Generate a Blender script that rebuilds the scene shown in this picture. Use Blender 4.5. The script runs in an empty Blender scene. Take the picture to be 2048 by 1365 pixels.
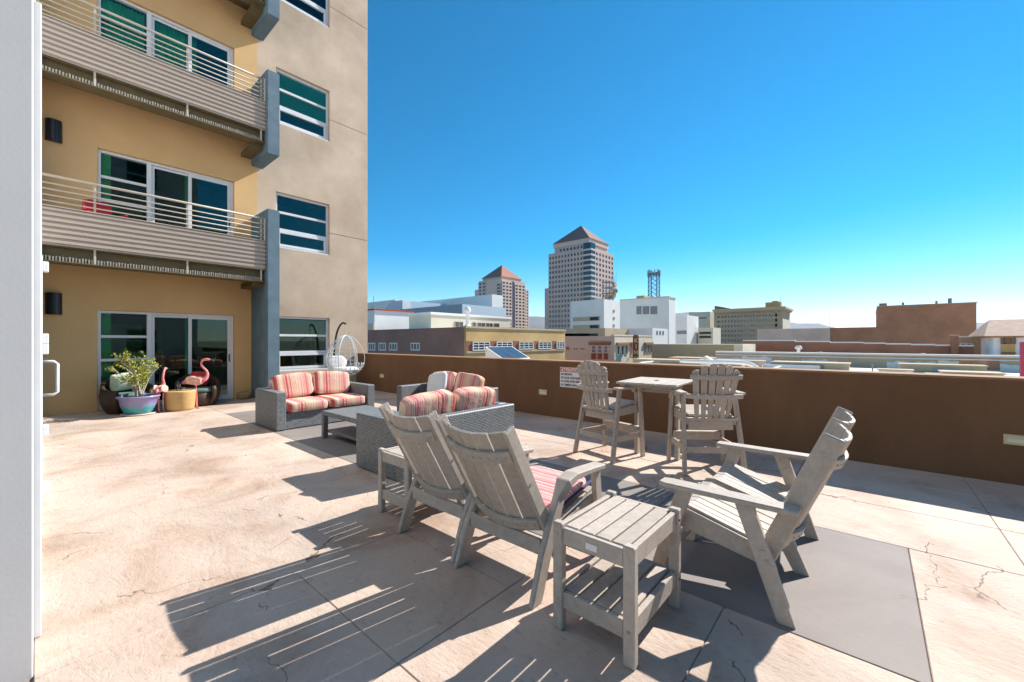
import bpy, bmesh, math, random
from mathutils import Vector, Matrix, Quaternion
random.seed(7)
R = math.radians
scn = bpy.context.scene
col = scn.collection

# ------------------------------------------------------------------ camera
HC = 1.446
cam_d = bpy.data.cameras.new("camera")
cam_d.sensor_width = 36.0
cam_d.lens = 824.0 / 2048.0 * 36.0
cam_d.clip_start = 0.05
cam_d.clip_end = 60000
cam_o = bpy.data.objects.new("camera", cam_d)
col.objects.link(cam_o)
cam_o.location = (0, 0, HC)
cam_o.rotation_euler = (R(90), 0, R(-49.0))
scn.camera = cam_o

# ------------------------------------------------------------------ light
SUN = Vector((1.20, -0.30, 1.0)).normalized()
sun_el = math.asin(SUN.z)
sun_az = math.atan2(SUN.x, SUN.y)            # clockwise from +Y
world = bpy.data.worlds.new("World")
scn.world = world
world.use_nodes = True
wn = world.node_tree
wn.nodes.clear()
sky = wn.nodes.new("ShaderNodeTexSky")
sky.sky_type = 'NISHITA'
sky.sun_disc = False
sky.sun_elevation = sun_el
sky.sun_rotation = sun_az
sky.altitude = 1600
sky.air_density = 1.0
sky.dust_density = 0.2
sky.ozone_density = 2.0
bg = wn.nodes.new("ShaderNodeBackground")
bg.inputs[1].default_value = 0.09
out = wn.nodes.new("ShaderNodeOutputWorld")
hs = wn.nodes.new("ShaderNodeHueSaturation"); hs.inputs["Hue"].default_value = .487; hs.inputs["Saturation"].default_value = 1.62; hs.inputs["Value"].default_value = 1.0
wn.links.new(sky.outputs[0], hs.inputs["Color"]); wn.links.new(hs.outputs[0], bg.inputs[0])
wn.links.new(bg.outputs[0], out.inputs[0])
sd = bpy.data.lights.new("sun", 'SUN')
sd.energy = 4.6
sd.angle = R(0.5)
sd.color = (1.0, 0.965, 0.91)
so = bpy.data.objects.new("sun", sd)
col.objects.link(so)
so.rotation_euler = SUN.to_track_quat('Z', 'Y').to_euler()
so.location = (20, -3, 20)
scn.view_settings.view_transform = 'Standard'
scn.view_settings.look = 'None'
scn.view_settings.exposure = 0.95
scn.view_settings.gamma = 1.0
scn.cycles.max_bounces = 8
scn.cycles.transparent_max_bounces = 12

# ------------------------------------------------------------------ perspective helpers for far buildings
C49, S49 = math.cos(R(49)), math.sin(R(49))
def at(px, d):
    xc = (px - 1024) / 824 * d
    return (C49 * xc + S49 * d, -S49 * xc + C49 * d)
def dep(x, y):
    return S49 * x + C49 * y
def y_for(x, px):
    r = (px - 1024) / 824
    return x * (C49 - r * S49) / (S49 + r * C49)
def x_for(y, px):
    r = (px - 1024) / 824
    return y * (S49 + r * C49) / (C49 - r * S49)
def z_for(py, x, y):
    return HC + (681 - py) / 824 * dep(x, y)

# ------------------------------------------------------------------ materials
MATS = {}
def mat(name, c, rough=.75, var=.12, scale=5.0, bump=0.0, bscale=80.0, spec=.3, metal=0.0, c2=None, detail=4, bdist=.01, stretch=None, objvar=0.0):
    if name in MATS: return MATS[name]
    m = bpy.data.materials.new(name); m.use_nodes = True
    nt = m.node_tree; n = nt.nodes; L = nt.links
    b = n["Principled BSDF"]
    b.inputs["Roughness"].default_value = rough
    b.inputs["Metallic"].default_value = metal
    b.inputs["Specular IOR Level"].default_value = spec
    tc = n.new("ShaderNodeTexCoord")
    src = tc.outputs["Object"]
    if stretch:
        mp = n.new("ShaderNodeMapping"); mp.inputs["Scale"].default_value = stretch
        L.new(src, mp.inputs[0]); src = mp.outputs[0]
    if var > 0 or c2:
        no = n.new("ShaderNodeTexNoise"); no.inputs["Scale"].default_value = scale
        no.inputs["Detail"].default_value = detail; no.inputs["Roughness"].default_value = .62
        L.new(src, no.inputs["Vector"])
        cr = n.new("ShaderNodeValToRGB")
        a = [x * (1 - var) for x in c]; e = [min(1, x * (1 + var)) for x in (c2 or c)]
        cr.color_ramp.elements[0].position = .3; cr.color_ramp.elements[1].position = .7
        cr.color_ramp.elements[0].color = (*a, 1); cr.color_ramp.elements[1].color = (*e, 1)
        L.new(no.outputs["Fac"], cr.inputs[0])
        if objvar > 0:
            oi = n.new("ShaderNodeObjectInfo"); mr = n.new("ShaderNodeMapRange")
            mr.inputs[3].default_value = 1 - objvar; mr.inputs[4].default_value = 1 + objvar
            L.new(oi.outputs["Random"], mr.inputs[0])
            vm = n.new("ShaderNodeVectorMath"); vm.operation = 'SCALE'
            L.new(cr.outputs[0], vm.inputs[0]); L.new(mr.outputs[0], vm.inputs[3]); L.new(vm.outputs[0], b.inputs["Base Color"])
        else: L.new(cr.outputs[0], b.inputs["Base Color"])
    else:
        b.inputs["Base Color"].default_value = (*c, 1)
    if bump > 0:
        nb = n.new("ShaderNodeTexNoise"); nb.inputs["Scale"].default_value = bscale; nb.inputs["Detail"].default_value = 5
        L.new(src, nb.inputs["Vector"])
        bp = n.new("ShaderNodeBump"); bp.inputs["Strength"].default_value = bump; bp.inputs["Distance"].default_value = bdist
        L.new(nb.outputs["Fac"], bp.inputs["Height"]); L.new(bp.outputs[0], b.inputs["Normal"])
    MATS[name] = m
    return m

def mat_brick(name, c1, c2, mortar, sx=.22, sy=.075, axis='x'):
    """axis: the direction the wall runs along"""
    m = bpy.data.materials.new(name); m.use_nodes = True
    nt = m.node_tree; n = nt.nodes; L = nt.links; b = n["Principled BSDF"]
    b.inputs["Roughness"].default_value = .85
    tc = n.new("ShaderNodeTexCoord"); sp = n.new("ShaderNodeSeparateXYZ"); cb = n.new("ShaderNodeCombineXYZ")
    L.new(tc.outputs["Object"], sp.inputs[0])
    L.new(sp.outputs['X' if axis == 'x' else 'Y'], cb.inputs[0]); L.new(sp.outputs['Z'], cb.inputs[1])
    br = n.new("ShaderNodeTexBrick")
    br.inputs["Color1"].default_value = (*c1, 1); br.inputs["Color2"].default_value = (*c2, 1); br.inputs["Mortar"].default_value = (*mortar, 1)
    br.inputs["Scale"].default_value = 1.0; br.inputs["Mortar Size"].default_value = .008
    br.inputs["Brick Width"].default_value = sx; br.inputs["Row Height"].default_value = sy
    L.new(cb.outputs[0], br.inputs["Vector"])
    no = n.new("ShaderNodeTexNoise"); no.inputs["Scale"].default_value = .35; no.inputs["Detail"].default_value = 6
    L.new(tc.outputs["Object"], no.inputs["Vector"])
    mx = n.new("ShaderNodeMix"); mx.data_type = 'RGBA'; mx.blend_type = 'MULTIPLY'
    cr = n.new("ShaderNodeValToRGB"); cr.color_ramp.elements[0].position = .3; cr.color_ramp.elements[1].position = .7
    cr.color_ramp.elements[0].color = (.72, .70, .70, 1); cr.color_ramp.elements[1].color = (1, 1, 1, 1)
    L.new(no.outputs["Fac"], cr.inputs[0])
    mx.inputs[0].default_value = 1.0
    L.new(br.outputs["Color"], mx.inputs[6]); L.new(cr.outputs[0], mx.inputs[7])
    L.new(mx.outputs[2], b.inputs["Base Color"])
    MATS[name] = m
    return m

def mat_wicker(name, c):
    m = bpy.data.materials.new(name); m.use_nodes = True
    nt = m.node_tree; n = nt.nodes; L = nt.links; b = n["Principled BSDF"]
    b.inputs["Roughness"].default_value = .5
    uv = n.new("ShaderNodeUVMap")
    br = n.new("ShaderNodeTexBrick"); br.offset = .5
    br.inputs["Color1"].default_value = (*[x * 1.25 for x in c], 1); br.inputs["Color2"].default_value = (*[x * .85 for x in c], 1)
    br.inputs["Mortar"].default_value = (*[x * .12 for x in c], 1)
    br.inputs["Scale"].default_value = 1.0; br.inputs["Mortar Size"].default_value = .0042; br.inputs["Mortar Smooth"].default_value = .6
    br.inputs["Brick Width"].default_value = .040; br.inputs["Row Height"].default_value = .019
    L.new(uv.outputs[0], br.inputs["Vector"])
    L.new(br.outputs["Color"], b.inputs["Base Color"])
    bp = n.new("ShaderNodeBump"); bp.inputs["Strength"].default_value = .9; bp.inputs["Distance"].default_value = .006; bp.invert = True
    L.new(br.outputs["Fac"], bp.inputs["Height"]); L.new(bp.outputs[0], b.inputs["Normal"])
    MATS[name] = m
    return m

def mat_stripes(name, cols, freq=8.0, seedw=0.0):
    m = bpy.data.materials.new(name); m.use_nodes = True
    nt = m.node_tree; n = nt.nodes; L = nt.links; b = n["Principled BSDF"]
    b.inputs["Roughness"].default_value = .9; b.inputs["Specular IOR Level"].default_value = .15
    tc = n.new("ShaderNodeTexCoord"); sp = n.new("ShaderNodeSeparateXYZ"); L.new(tc.outputs["Object"], sp.inputs[0])
    ma = n.new("ShaderNodeMath"); ma.operation = 'MULTIPLY_ADD'; ma.inputs[1].default_value = freq; ma.inputs[2].default_value = 11.3 + seedw
    L.new(sp.outputs['X'], ma.inputs[0])
    no = n.new("ShaderNodeTexNoise"); no.noise_dimensions = '1D'; no.inputs["Scale"].default_value = 1.0; no.inputs["Detail"].default_value = 1.5
    L.new(ma.outputs[0], no.inputs["W"])
    cr = n.new("ShaderNodeValToRGB"); cr.color_ramp.interpolation = 'CONSTANT'
    el = cr.color_ramp.elements
    for i, (p, c) in enumerate(cols):
        e = el[i] if i < 2 else el.new(p)
        e.position = p; e.color = (*c, 1)
    L.new(no.outputs["Fac"], cr.inputs[0]); L.new(cr.outputs[0], b.inputs["Base Color"])
    nb = n.new("ShaderNodeTexNoise"); nb.inputs["Scale"].default_value = 9; nb.inputs["Detail"].default_value = 3
    L.new(tc.outputs["Object"], nb.inputs["Vector"])
    bp = n.new("ShaderNodeBump"); bp.inputs["Strength"].default_value = .35; bp.inputs["Distance"].default_value = .03
    L.new(nb.outputs["Fac"], bp.inputs["Height"]); L.new(bp.outputs[0], b.inputs["Normal"])
    MATS[name] = m
    return m

def mat_glass(name, tint=(.30, .52, .45), refl=(.9, .95, 1.0), ior=1.6):
    m = bpy.data.materials.new(name); m.use_nodes = True
    nt = m.node_tree; n = nt.nodes; L = nt.links
    n.remove(n["Principled BSDF"]); o = n["Material Output"]
    tr = n.new("ShaderNodeBsdfTransparent"); tr.inputs[0].default_value = (*tint, 1)
    gl = n.new("ShaderNodeBsdfGlossy"); gl.inputs[0].default_value = (*refl, 1); gl.inputs[1].default_value = .01
    fr = n.new("ShaderNodeFresnel"); fr.inputs[0].default_value = ior
    mx = n.new("ShaderNodeMixShader")
    L.new(fr.outputs[0], mx.inputs[0]); L.new(tr.outputs[0], mx.inputs[1]); L.new(gl.outputs[0], mx.inputs[2]); L.new(mx.outputs[0], o.inputs[0])
    MATS[name] = m
    return m

def mat_floor(name, tones, joint=False, crack=1.0, bump=.42):
    m = bpy.data.materials.new(name); m.use_nodes = True
    nt = m.node_tree; n = nt.nodes; L = nt.links; b = n["Principled BSDF"]
    b.inputs["Roughness"].default_value = .72; b.inputs["Specular IOR Level"].default_value = .25
    tc = n.new("ShaderNodeTexCoord"); src = tc.outputs["Object"]
    n1 = n.new("ShaderNodeTexNoise"); n1.inputs["Scale"].default_value = 1.3; n1.inputs["Detail"].default_value = 8; n1.inputs["Roughness"].default_value = .65; n1.inputs["Distortion"].default_value = .6
    L.new(src, n1.inputs["Vector"])
    cr = n.new("ShaderNodeValToRGB"); el = cr.color_ramp.elements
    for i, (p, c) in enumerate(tones):
        e = el[i] if i < 2 else el.new(p)
        e.position = p; e.color = (*c, 1)
    L.new(n1.outputs["Fac"], cr.inputs[0])
    # fine pits
    n2 = n.new("ShaderNodeTexNoise"); n2.inputs["Scale"].default_value = 38; n2.inputs["Detail"].default_value = 6; n2.inputs["Roughness"].default_value = .7
    mp = n.new("ShaderNodeMapping"); mp.inputs["Scale"].default_value = (1.0, .45, 1); mp.inputs["Rotation"].default_value = (0, 0, .5)
    L.new(src, mp.inputs[0]); L.new(mp.outputs[0], n2.inputs["Vector"])
    pit = n.new("ShaderNodeValToRGB"); pit.color_ramp.elements[0].position = .30; pit.color_ramp.elements[0].color = (.45, .40, .36, 1)
    pit.color_ramp.elements[1].position = .43; pit.color_ramp.elements[1].color = (1, 1, 1, 1)
    L.new(n2.outputs["Fac"], pit.inputs[0])
    mx = n.new("ShaderNodeMix"); mx.data_type = 'RGBA'; mx.blend_type = 'MULTIPLY'; mx.inputs[0].default_value = .55 * crack
    L.new(cr.outputs[0], mx.inputs[6]); L.new(pit.outputs[0], mx.inputs[7])
    last = mx.outputs[2]
    # cracks, broken into stretches
    if crack > 0:
        wv = n.new("ShaderNodeTexNoise"); wv.inputs["Scale"].default_value = 2.6; wv.inputs["Detail"].default_value = 5
        L.new(src, wv.inputs["Vector"])
        va = n.new("ShaderNodeVectorMath"); va.operation = 'MULTIPLY_ADD'; va.inputs[1].default_value = (.55, .55, 0)
        L.new(wv.outputs["Color"], va.inputs[0]); L.new(src, va.inputs[2])
        vo = n.new("ShaderNodeTexVoronoi"); vo.feature = 'DISTANCE_TO_EDGE'; vo.inputs["Scale"].default_value = .8
        L.new(va.outputs[0], vo.inputs["Vector"])
        lt = n.new("ShaderNodeMath"); lt.operation = 'LESS_THAN'; lt.inputs[1].default_value = .0026; L.new(vo.outputs["Distance"], lt.inputs[0])
        nm = n.new("ShaderNodeTexNoise"); nm.inputs["Scale"].default_value = 1.7; nm.inputs["Detail"].default_value = 2; L.new(src, nm.inputs["Vector"])
        gt = n.new("ShaderNodeMath"); gt.operation = 'GREATER_THAN'; gt.inputs[1].default_value = .53; L.new(nm.outputs["Fac"], gt.inputs[0])
        mu = n.new("ShaderNodeMath"); mu.operation = 'MULTIPLY'; L.new(lt.outputs[0], mu.inputs[0]); L.new(gt.outputs[0], mu.inputs[1])
        mc = n.new("ShaderNodeMix"); mc.data_type = 'RGBA'; mc.inputs[7].default_value = (.24, .175, .13, 1)
        L.new(mu.outputs[0], mc.inputs[0]); L.new(last, mc.inputs[6]); last = mc.outputs[2]
    # broad weathering: greyer and darker areas
    n3 = n.new("ShaderNodeTexNoise"); n3.inputs["Scale"].default_value = .55; n3.inputs["Detail"].default_value = 7; n3.inputs["Distortion"].default_value = .8
    L.new(src, n3.inputs["Vector"])
    c3 = n.new("ShaderNodeValToRGB"); c3.color_ramp.elements[0].position = .36; c3.color_ramp.elements[0].color = (.80, .79, .78, 1)
    c3.color_ramp.elements[1].position = .58; c3.color_ramp.elements[1].color = (1.04, 1.0, .97, 1)
    L.new(n3.outputs["Fac"], c3.inputs[0])
    mz = n.new("ShaderNodeMix"); mz.data_type = 'RGBA'; mz.blend_type = 'MULTIPLY'; mz.inputs[0].default_value = 1.0
    L.new(last, mz.inputs[6]); L.new(c3.outputs[0], mz.inputs[7]); last = mz.outputs[2]
    L.new(last, b.inputs["Base Color"])
    n4 = n.new("ShaderNodeTexNoise"); n4.inputs["Scale"].default_value = 7; n4.inputs["Detail"].default_value = 9; n4.inputs["Roughness"].default_value = .72; n4.inputs["Distortion"].default_value = 1.2
    L.new(mp.outputs[0], n4.inputs["Vector"])
    ad = n.new("ShaderNodeMath"); ad.operation = 'MULTIPLY_ADD'; ad.inputs[1].default_value = .5
    L.new(n2.outputs["Fac"], ad.inputs[0]); L.new(n4.outputs["Fac"], ad.inputs[2])
    bp = n.new("ShaderNodeBump"); bp.inputs["Strength"].default_value = bump; bp.inputs["Distance"].default_value = .03
    L.new(ad.outputs[0], bp.inputs["Height"]); L.new(bp.outputs[0], b.inputs["Normal"])
    MATS[name] = m
    return m

def mat_flat(name, c, rough=.6, spec=.3, metal=0): return mat(name, c, rough, 0, spec=spec, metal=metal)

# ------------------------------------------------------------------ mesh building
class MB:
    def __init__(s): s.v = []; s.f = []
    def add(s, vs, fs, M=None):
        o = len(s.v)
        if M is not None: vs = [M @ Vector(p) for p in vs]
        s.v += [tuple(p) for p in vs]; s.f += [tuple(i + o for i in q) for q in fs]
        return s
    def box(s, x0, x1, y0, y1, z0, z1, M=None):
        vs = [(x0,y0,z0),(x1,y0,z0),(x1,y1,z0),(x0,y1,z0),(x0,y0,z1),(x1,y0,z1),(x1,y1,z1),(x0,y1,z1)]
        return s.add(vs, [(0,3,2,1),(4,5,6,7),(0,1,5,4),(1,2,6,5),(2,3,7,6),(3,0,4,7)], M)
    def bar(s, a, b, w, t, up=(0, 0, 1)):
        """plank from a to b; w across (perpendicular to up), t along up"""
        a = Vector(a); b = Vector(b); d = (b - a); L = d.length; d.normalize()
        u = Vector(up); sd_ = d.cross(u).normalized(); u = sd_.cross(d).normalized()
        M = Matrix(((d.x, sd_.x, u.x, a.x), (d.y, sd_.y, u.y, a.y), (d.z, sd_.z, u.z, a.z), (0, 0, 0, 1)))
        return s.box(0, L, -w / 2, w / 2, -t / 2, t / 2, M)
    def prism(s, pts, a0, a1, axis='z', M=None):
        n = len(pts)
        def P(p, a):
            return (a, p[0], p[1]) if axis == 'x' else ((p[0], a, p[1]) if axis == 'y' else (p[0], p[1], a))
        vs = [P(p, a0) for p in pts] + [P(p, a1) for p in pts]
        fs = [tuple(range(n)), tuple(range(2 * n - 1, n - 1, -1))]
        for i in range(n):
            j = (i + 1) % n
            fs.append((i, n + i, n + j, j))
        return s.add(vs, fs, M)
    def tube(s, pts, r, n=8, closed=False, M=None):
        pts = [Vector(p) for p in pts]; N = len(pts)
        rs = r if isinstance(r, (list, tuple)) else [r] * N
        vs = []; fs = []; prev = None
        for i, p in enumerate(pts):
            if closed: t = pts[(i + 1) % N] - pts[i - 1]
            else: t = pts[min(i + 1, N - 1)] - pts[max(i - 1, 0)]
            t.normalize()
            if prev is None:
                a = Vector((0, 0, 1)) if abs(t.z) < .9 else Vector((1, 0, 0))
                u = t.cross(a).normalized()
            else:
                u = (prev - t * prev.dot(t)).normalized()
            prev = u; w = t.cross(u)
            for k in range(n):
                an = 2 * math.pi * k / n
                vs.append(p + (u * math.cos(an) + w * math.sin(an)) * rs[i])
        for i in range(N - (0 if closed else 1)):
            for k in range(n):
                a = i * n + k; b = i * n + (k + 1) % n
                i2 = (i + 1) % N
                fs.append((a, b, i2 * n + (k + 1) % n, i2 * n + k))
        if not closed:
            fs.append(tuple(range(n - 1, -1, -1))); fs.append(tuple((N - 1) * n + k for k in range(n)))
        return s.add(vs, fs, M)
    def lathe(s, prof, n=24, c=(0, 0, 0), cap=True, M=None):
        vs = []; fs = []; m = len(prof)
        for r, z in prof:
            for k in range(n):
                a = 2 * math.pi * k / n
                vs.append((c[0] + r * math.cos(a), c[1] + r * math.sin(a), c[2] + z))
        for i in range(m - 1):
            for k in range(n):
                k2 = (k + 1) % n
                fs.append((i*n+k, i*n+k2, (i+1)*n+k2, (i+1)*n+k))
        if cap:
            fs.append(tuple(range(n - 1, -1, -1))); fs.append(tuple((m-1)*n+k for k in range(n)))
        return s.add(vs, fs, M)
    def pillow(s, a, b, c, e=.45, e2=.45, nu=28, nv=14, wob=0.0, M=None, seed=0):
        """rounded block with half sizes a, b, c"""
        rnd = random.Random(seed)
        ph = [rnd.uniform(0, 6.28) for _ in range(6)]
        sg = lambda x, p: math.copysign(abs(x) ** p, x)
        vs = []; fs = []
        for j in range(nv + 1):
            v = -math.pi / 2 + math.pi * j / nv
            for i in range(nu):
                u = 2 * math.pi * i / nu
                x = a * sg(math.cos(v), e) * sg(math.cos(u), e2); y = b * sg(math.cos(v), e) * sg(math.sin(u), e2); z = c * sg(math.sin(v), e)
                k = 1 + wob * (math.sin(7 * x / a + ph[0]) * math.sin(5 * z / c + ph[1]) + .6 * math.sin(9 * y / b + ph[2] + 3 * x / a))
                vs.append((x * k, y * k, z * k))
        for j in range(nv):
            for i in range(nu):
                i2 = (i + 1) % nu
                fs.append((j*nu+i, j*nu+i2, (j+1)*nu+i2, (j+1)*nu+i))
        return s.add(vs, fs, M)
    def build(s, name, m, parent=None, bev=0.0, smooth=False, world=False, loc=None, segs=1):
        me = bpy.data.meshes.new(name)
        me.from_pydata(s.v, [], s.f)
        bm = bmesh.new(); bm.from_mesh(me)
        bmesh.ops.remove_doubles(bm, verts=bm.verts, dist=1e-6)
        bmesh.ops.recalc_face_normals(bm, faces=bm.faces)
        if bev > 0:
            eds = [e for e in bm.edges if len(e.link_faces) == 2 and e.calc_face_angle(0) > .6]
            bmesh.ops.bevel(bm, geom=eds, offset=bev, segments=segs, affect='EDGES', clamp_overlap=True)
        uvl = bm.loops.layers.uv.new("UVMap")
        for f in bm.faces:
            nx, ny, nz = abs(f.normal.x), abs(f.normal.y), abs(f.normal.z)
            for l in f.loops:
                p = l.vert.co
                l[uvl].uv = (p.y, p.z) if nx >= ny and nx >= nz else ((p.x, p.z) if ny >= nz else (p.x, p.y))
        if smooth:
            for f in bm.faces: f.smooth = True
        bm.to_mesh(me); bm.free()
        if isinstance(m, str): m = MATS[m]
        me.materials.append(m)
        o = bpy.data.objects.new(name, me); col.objects.link(o)
        if loc is not None: o.location = loc
        if parent is not None:
            o.parent = parent
            if world: o.matrix_parent_inverse = parent_matrix(parent).inverted()
        return o
def parent_matrix(p):
    m = p.matrix_basis.copy()
    while p.parent is not None:
        m = p.parent.matrix_basis @ p.matrix_parent_inverse @ m if False else p.parent.matrix_basis @ m
        p = p.parent
    return m
def tag(o, label, cat, group=None):
    o["label"] = label; o["category"] = cat
    if group: o["group"] = group
    return o
def thing(name, label, cat, loc=(0, 0, 0), rz=0, group=None):
    o = bpy.data.objects.new(name, None); col.objects.link(o); o.empty_display_size = .2
    o.location = loc; o.rotation_euler = (0, 0, rz)
    return tag(o, label, cat, group)
def struct(o):
    o["kind"] = "structure"; return o
def copy_tree(o, parent=None):
    c = o.copy(); col.objects.link(c)
    if parent is not None: c.parent = parent
    for ch in list(o.children): copy_tree(ch, c)
    return c
def bx(name, m, parent, x0, x1, y0, y1, z0, z1, bev=0.0, world=False):
    return MB().box(x0, x1, y0, y1, z0, z1).build(name, m, parent, bev, world=world)
def text_mesh(txt, size, depth=.003, bold=0.0, align='LEFT'):
    cu = bpy.data.curves.new("lettering", 'FONT'); cu.body = txt; cu.size = size; cu.extrude = depth; cu.offset = bold; cu.align_x = align
    cu.resolution_u = 3
    ob = bpy.data.objects.new("lettering", cu); col.objects.link(ob)
    dg = bpy.context.evaluated_depsgraph_get()
    me = bpy.data.meshes.new_from_object(ob.evaluated_get(dg))
    bpy.data.objects.remove(ob); bpy.data.curves.remove(cu)
    return me
def mesh_obj(name, me, m, parent=None):
    me.materials.clear(); me.materials.append(MATS[m] if isinstance(m, str) else m)
    o = bpy.data.objects.new(name, me); col.objects.link(o)
    if parent: o.parent = parent
    return o

# ------------------------------------------------------------------ palette
mat('stucco_tan', (.50, .36, .25), .9, .08, .8, .6, 70, c2=(.64, .49, .36), detail=10)
mat('stucco_tan_shaded', (.68, .43, .20), .9, .07, 1.1, .30, 90, detail=6)  # left bay: same tan stucco, its warm shaded tone put into the colour
mat('stucco_blue', (.125, .185, .225), .85, .16, 3.0, .35, 70, detail=6)
mat('stucco_grey', (.60, .585, .58), .85, .03, 2.0, .04, 60)
mat('stucco_brown', (.165, .080, .038), .85, .07, 1.6, .8, 90, detail=10, stretch=(1, 1, .3), c2=(.19, .095, .046))
mat('coping', (.30, .165, .085), .85, .10, 3.0, .3, 120)  # parapet's brown paint, lightened so its colour carries the sun on top
mat('white_frame', (.72, .72, .72), .45, .03, 5)
mat('aluminium', (.62, .64, .65), .4, .05, 6, spec=.5)
mat('cream_steel', (.47, .42, .34), .5, .06, 8, spec=.4)
mat('siding', (.39, .325, .27), .5, .08, 3, spec=.4, stretch=(.3, 1, 6))
mat('bronze_steel', (.14, .105, .05), .6, .15, 6, .1, 40)
mat('deck_steel', (.33, .30, .25), .5, .2, 20)
mat('black_metal', (.012, .012, .014), .35, 0, spec=.5)
mat('lumber', (.44, .37, .305), .60, .13, 26, .6, 200, spec=.35, bdist=.004, objvar=.09)
mat('bolt', (.45, .44, .42), .35, 0, metal=.8)
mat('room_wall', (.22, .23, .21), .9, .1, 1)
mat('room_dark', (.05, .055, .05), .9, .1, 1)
mat('curtain', (.70, .85, .74), .9, .15, 3)
mat('blind', (.62, .80, .82), .7, .05, 3)
mat('red_plastic', (.45, .02, .025), .4, .05, 6)
mat('cream_plastic', (.62, .50, .28), .5, .05, 10)
mat('light_lens', (.72, .68, .50), .35, .03, 20)
mat('sign_white', (.80, .74, .70), .5, .04, 8)
mat('sign_red', (.62, .07, .05), .5, .05, 8)
mat('sign_black', (.02, .02, .02), .5, 0)
mat('white_wire', (.58, .62, .63), .4, .03, 10)
mat('cushion_white', (.72, .70, .66), .9, .05, 8, .3, 14, bdist=.02)
mat('cushion_grey', (.50, .49, .48), .9, .05, 8, .3, 14, bdist=.02)
mat('dark_wicker', (.055, .028, .018), .5, .3, 60, .6, 120, bdist=.006)
mat('teal_pad', (.10, .17, .16), .9, .1, 10)
mat('drum', (.55, .36, .15), .6, .1, 6)
mat('flamingo', (.74, .17, .20), .45, .18, 14, c2=(.80, .33, .30))
mat('flamingo_wing', (.74, .33, .22), .5, .25, 24, .3, 40, c2=(.82, .50, .40))
mat('beak', (.03, .02, .02), .4, 0)
mat('leaf', (.13, .19, .02), .6, .3, 30, c2=(.38, .38, .04))
mat('bark', (.50, .44, .36), .85, .15, 20, .4, 60)
mat('soil', (.05, .035, .025), .95, .3, 30, .5, 60)
mat('saucer', (.50, .42, .36), .7, .1, 8)
mat('stone', (.38, .25, .12), .9, .25, 8, .6, 20)
mat_glass('glass', (.42, .74, .58))
mat_glass('glass_clear', (.80, .88, .86))
mat_wicker('wicker', (.235, .255, .26))
CRE, PNK, RED, ORA = (.72, .57, .40), (.64, .30, .29), (.50, .10, .08), (.62, .32, .14)
mat_stripes('stripe_cushion', [(0, RED), (.33, PNK), (.40, CRE), (.455, PNK), (.50, RED), (.52, CRE), (.57, ORA), (.60, PNK), (.66, CRE)], 10.5)
mat_stripes('stripe_pad', [(0, (.66, .22, .22)), (.47, (.74, .48, .44)), (.53, (.66, .24, .23)), (.58, (.76, .58, .52))], 60.0, 3)
mat_floor('floor_stone', [(.26, (.38, .25, .18)), (.40, (.50, .375, .295)), (.52, (.57, .455, .375)), (.64, (.61, .495, .41)), (.78, (.50, .345, .255))])
mat_floor('floor_smooth', [(.3, (.215, .19, .175)), (.7, (.285, .255, .235)), (.9, (.24, .205, .185))], crack=.15, bump=.12)
mat('grout', (.27, .20, .15), .95, .2, 20)

# ================================================================== TERRACE
floor = struct(bx('terrace_floor', 'grout', None, -.6, 6.84, -9, 12.3, -.30, -.012))
ys = [-9 + .02]
y = -9.0
cuts_y = [-9, -7.5, -6.0, -4.6, -3.2, -1.8, -.75, .6, 1.6, 2.7, 3.81, 6.6, 9.75, 12.0]
cuts_x = [-.015, 1.06, 2.45]
def panel(x0, x1, y0, y1, m, z=0.0, name='paving_panel'):
    g = .0016
    b = MB().box(x0 + g, x1 - g, y0 + g, y1 - g, -.03, z)
    return b.build(name, m, floor, bev=.004)
for j in range(len(cuts_y) - 1):
    y0, y1 = cuts_y[j], cuts_y[j + 1]
    off = .76 if j % 2 == 0 else 0
    xs = ([-.015, 1.06, 2.45] if j % 2 else [-.015, 1.06, 1.82, 2.45]) if y0 < 2.6 else [-.015, 2.45]
    for i in range(len(xs) - 1): panel(xs[i], xs[i + 1], y0, y1, 'floor_stone')
    xs = [3.985, 4.85, 6.458]
    for i in range(len(xs) - 1): panel(xs[i], xs[i + 1], y0, y1, 'floor_stone')
ry = [-9, -7.2, -5.4, -3.6, -1.8, -.2, 1.4, 3.0, 4.6, 6.2, 7.8, 9.7]
for j in range(len(ry) - 1):
    m_ = 'floor_smooth' if ry[j] >= -.21 else 'floor_stone'
    panel(2.45, 3.985, ry[j], ry[j + 1], m_, z=.001 if m_ == 'floor_smooth' else 0.0, name='smooth_slab' if m_ == 'floor_smooth' else 'paving_panel')
panel(2.45, 3.985, 9.7, 12.0, 'floor_stone')

# parapet
par = thing('parapet_wall', 'long dark brown stucco parapet wall along the edge of the terrace', 'wall', (6.46, 1.5, 0))
bx('wall', 'stucco_brown', par, 6.46, 6.80, -9, 11.998, -.3, 1.045, world=True)
bx('coping', 'coping', par, 6.452, 6.815, -9, 11.999, 1.045, 1.072, .006, world=True)

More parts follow.
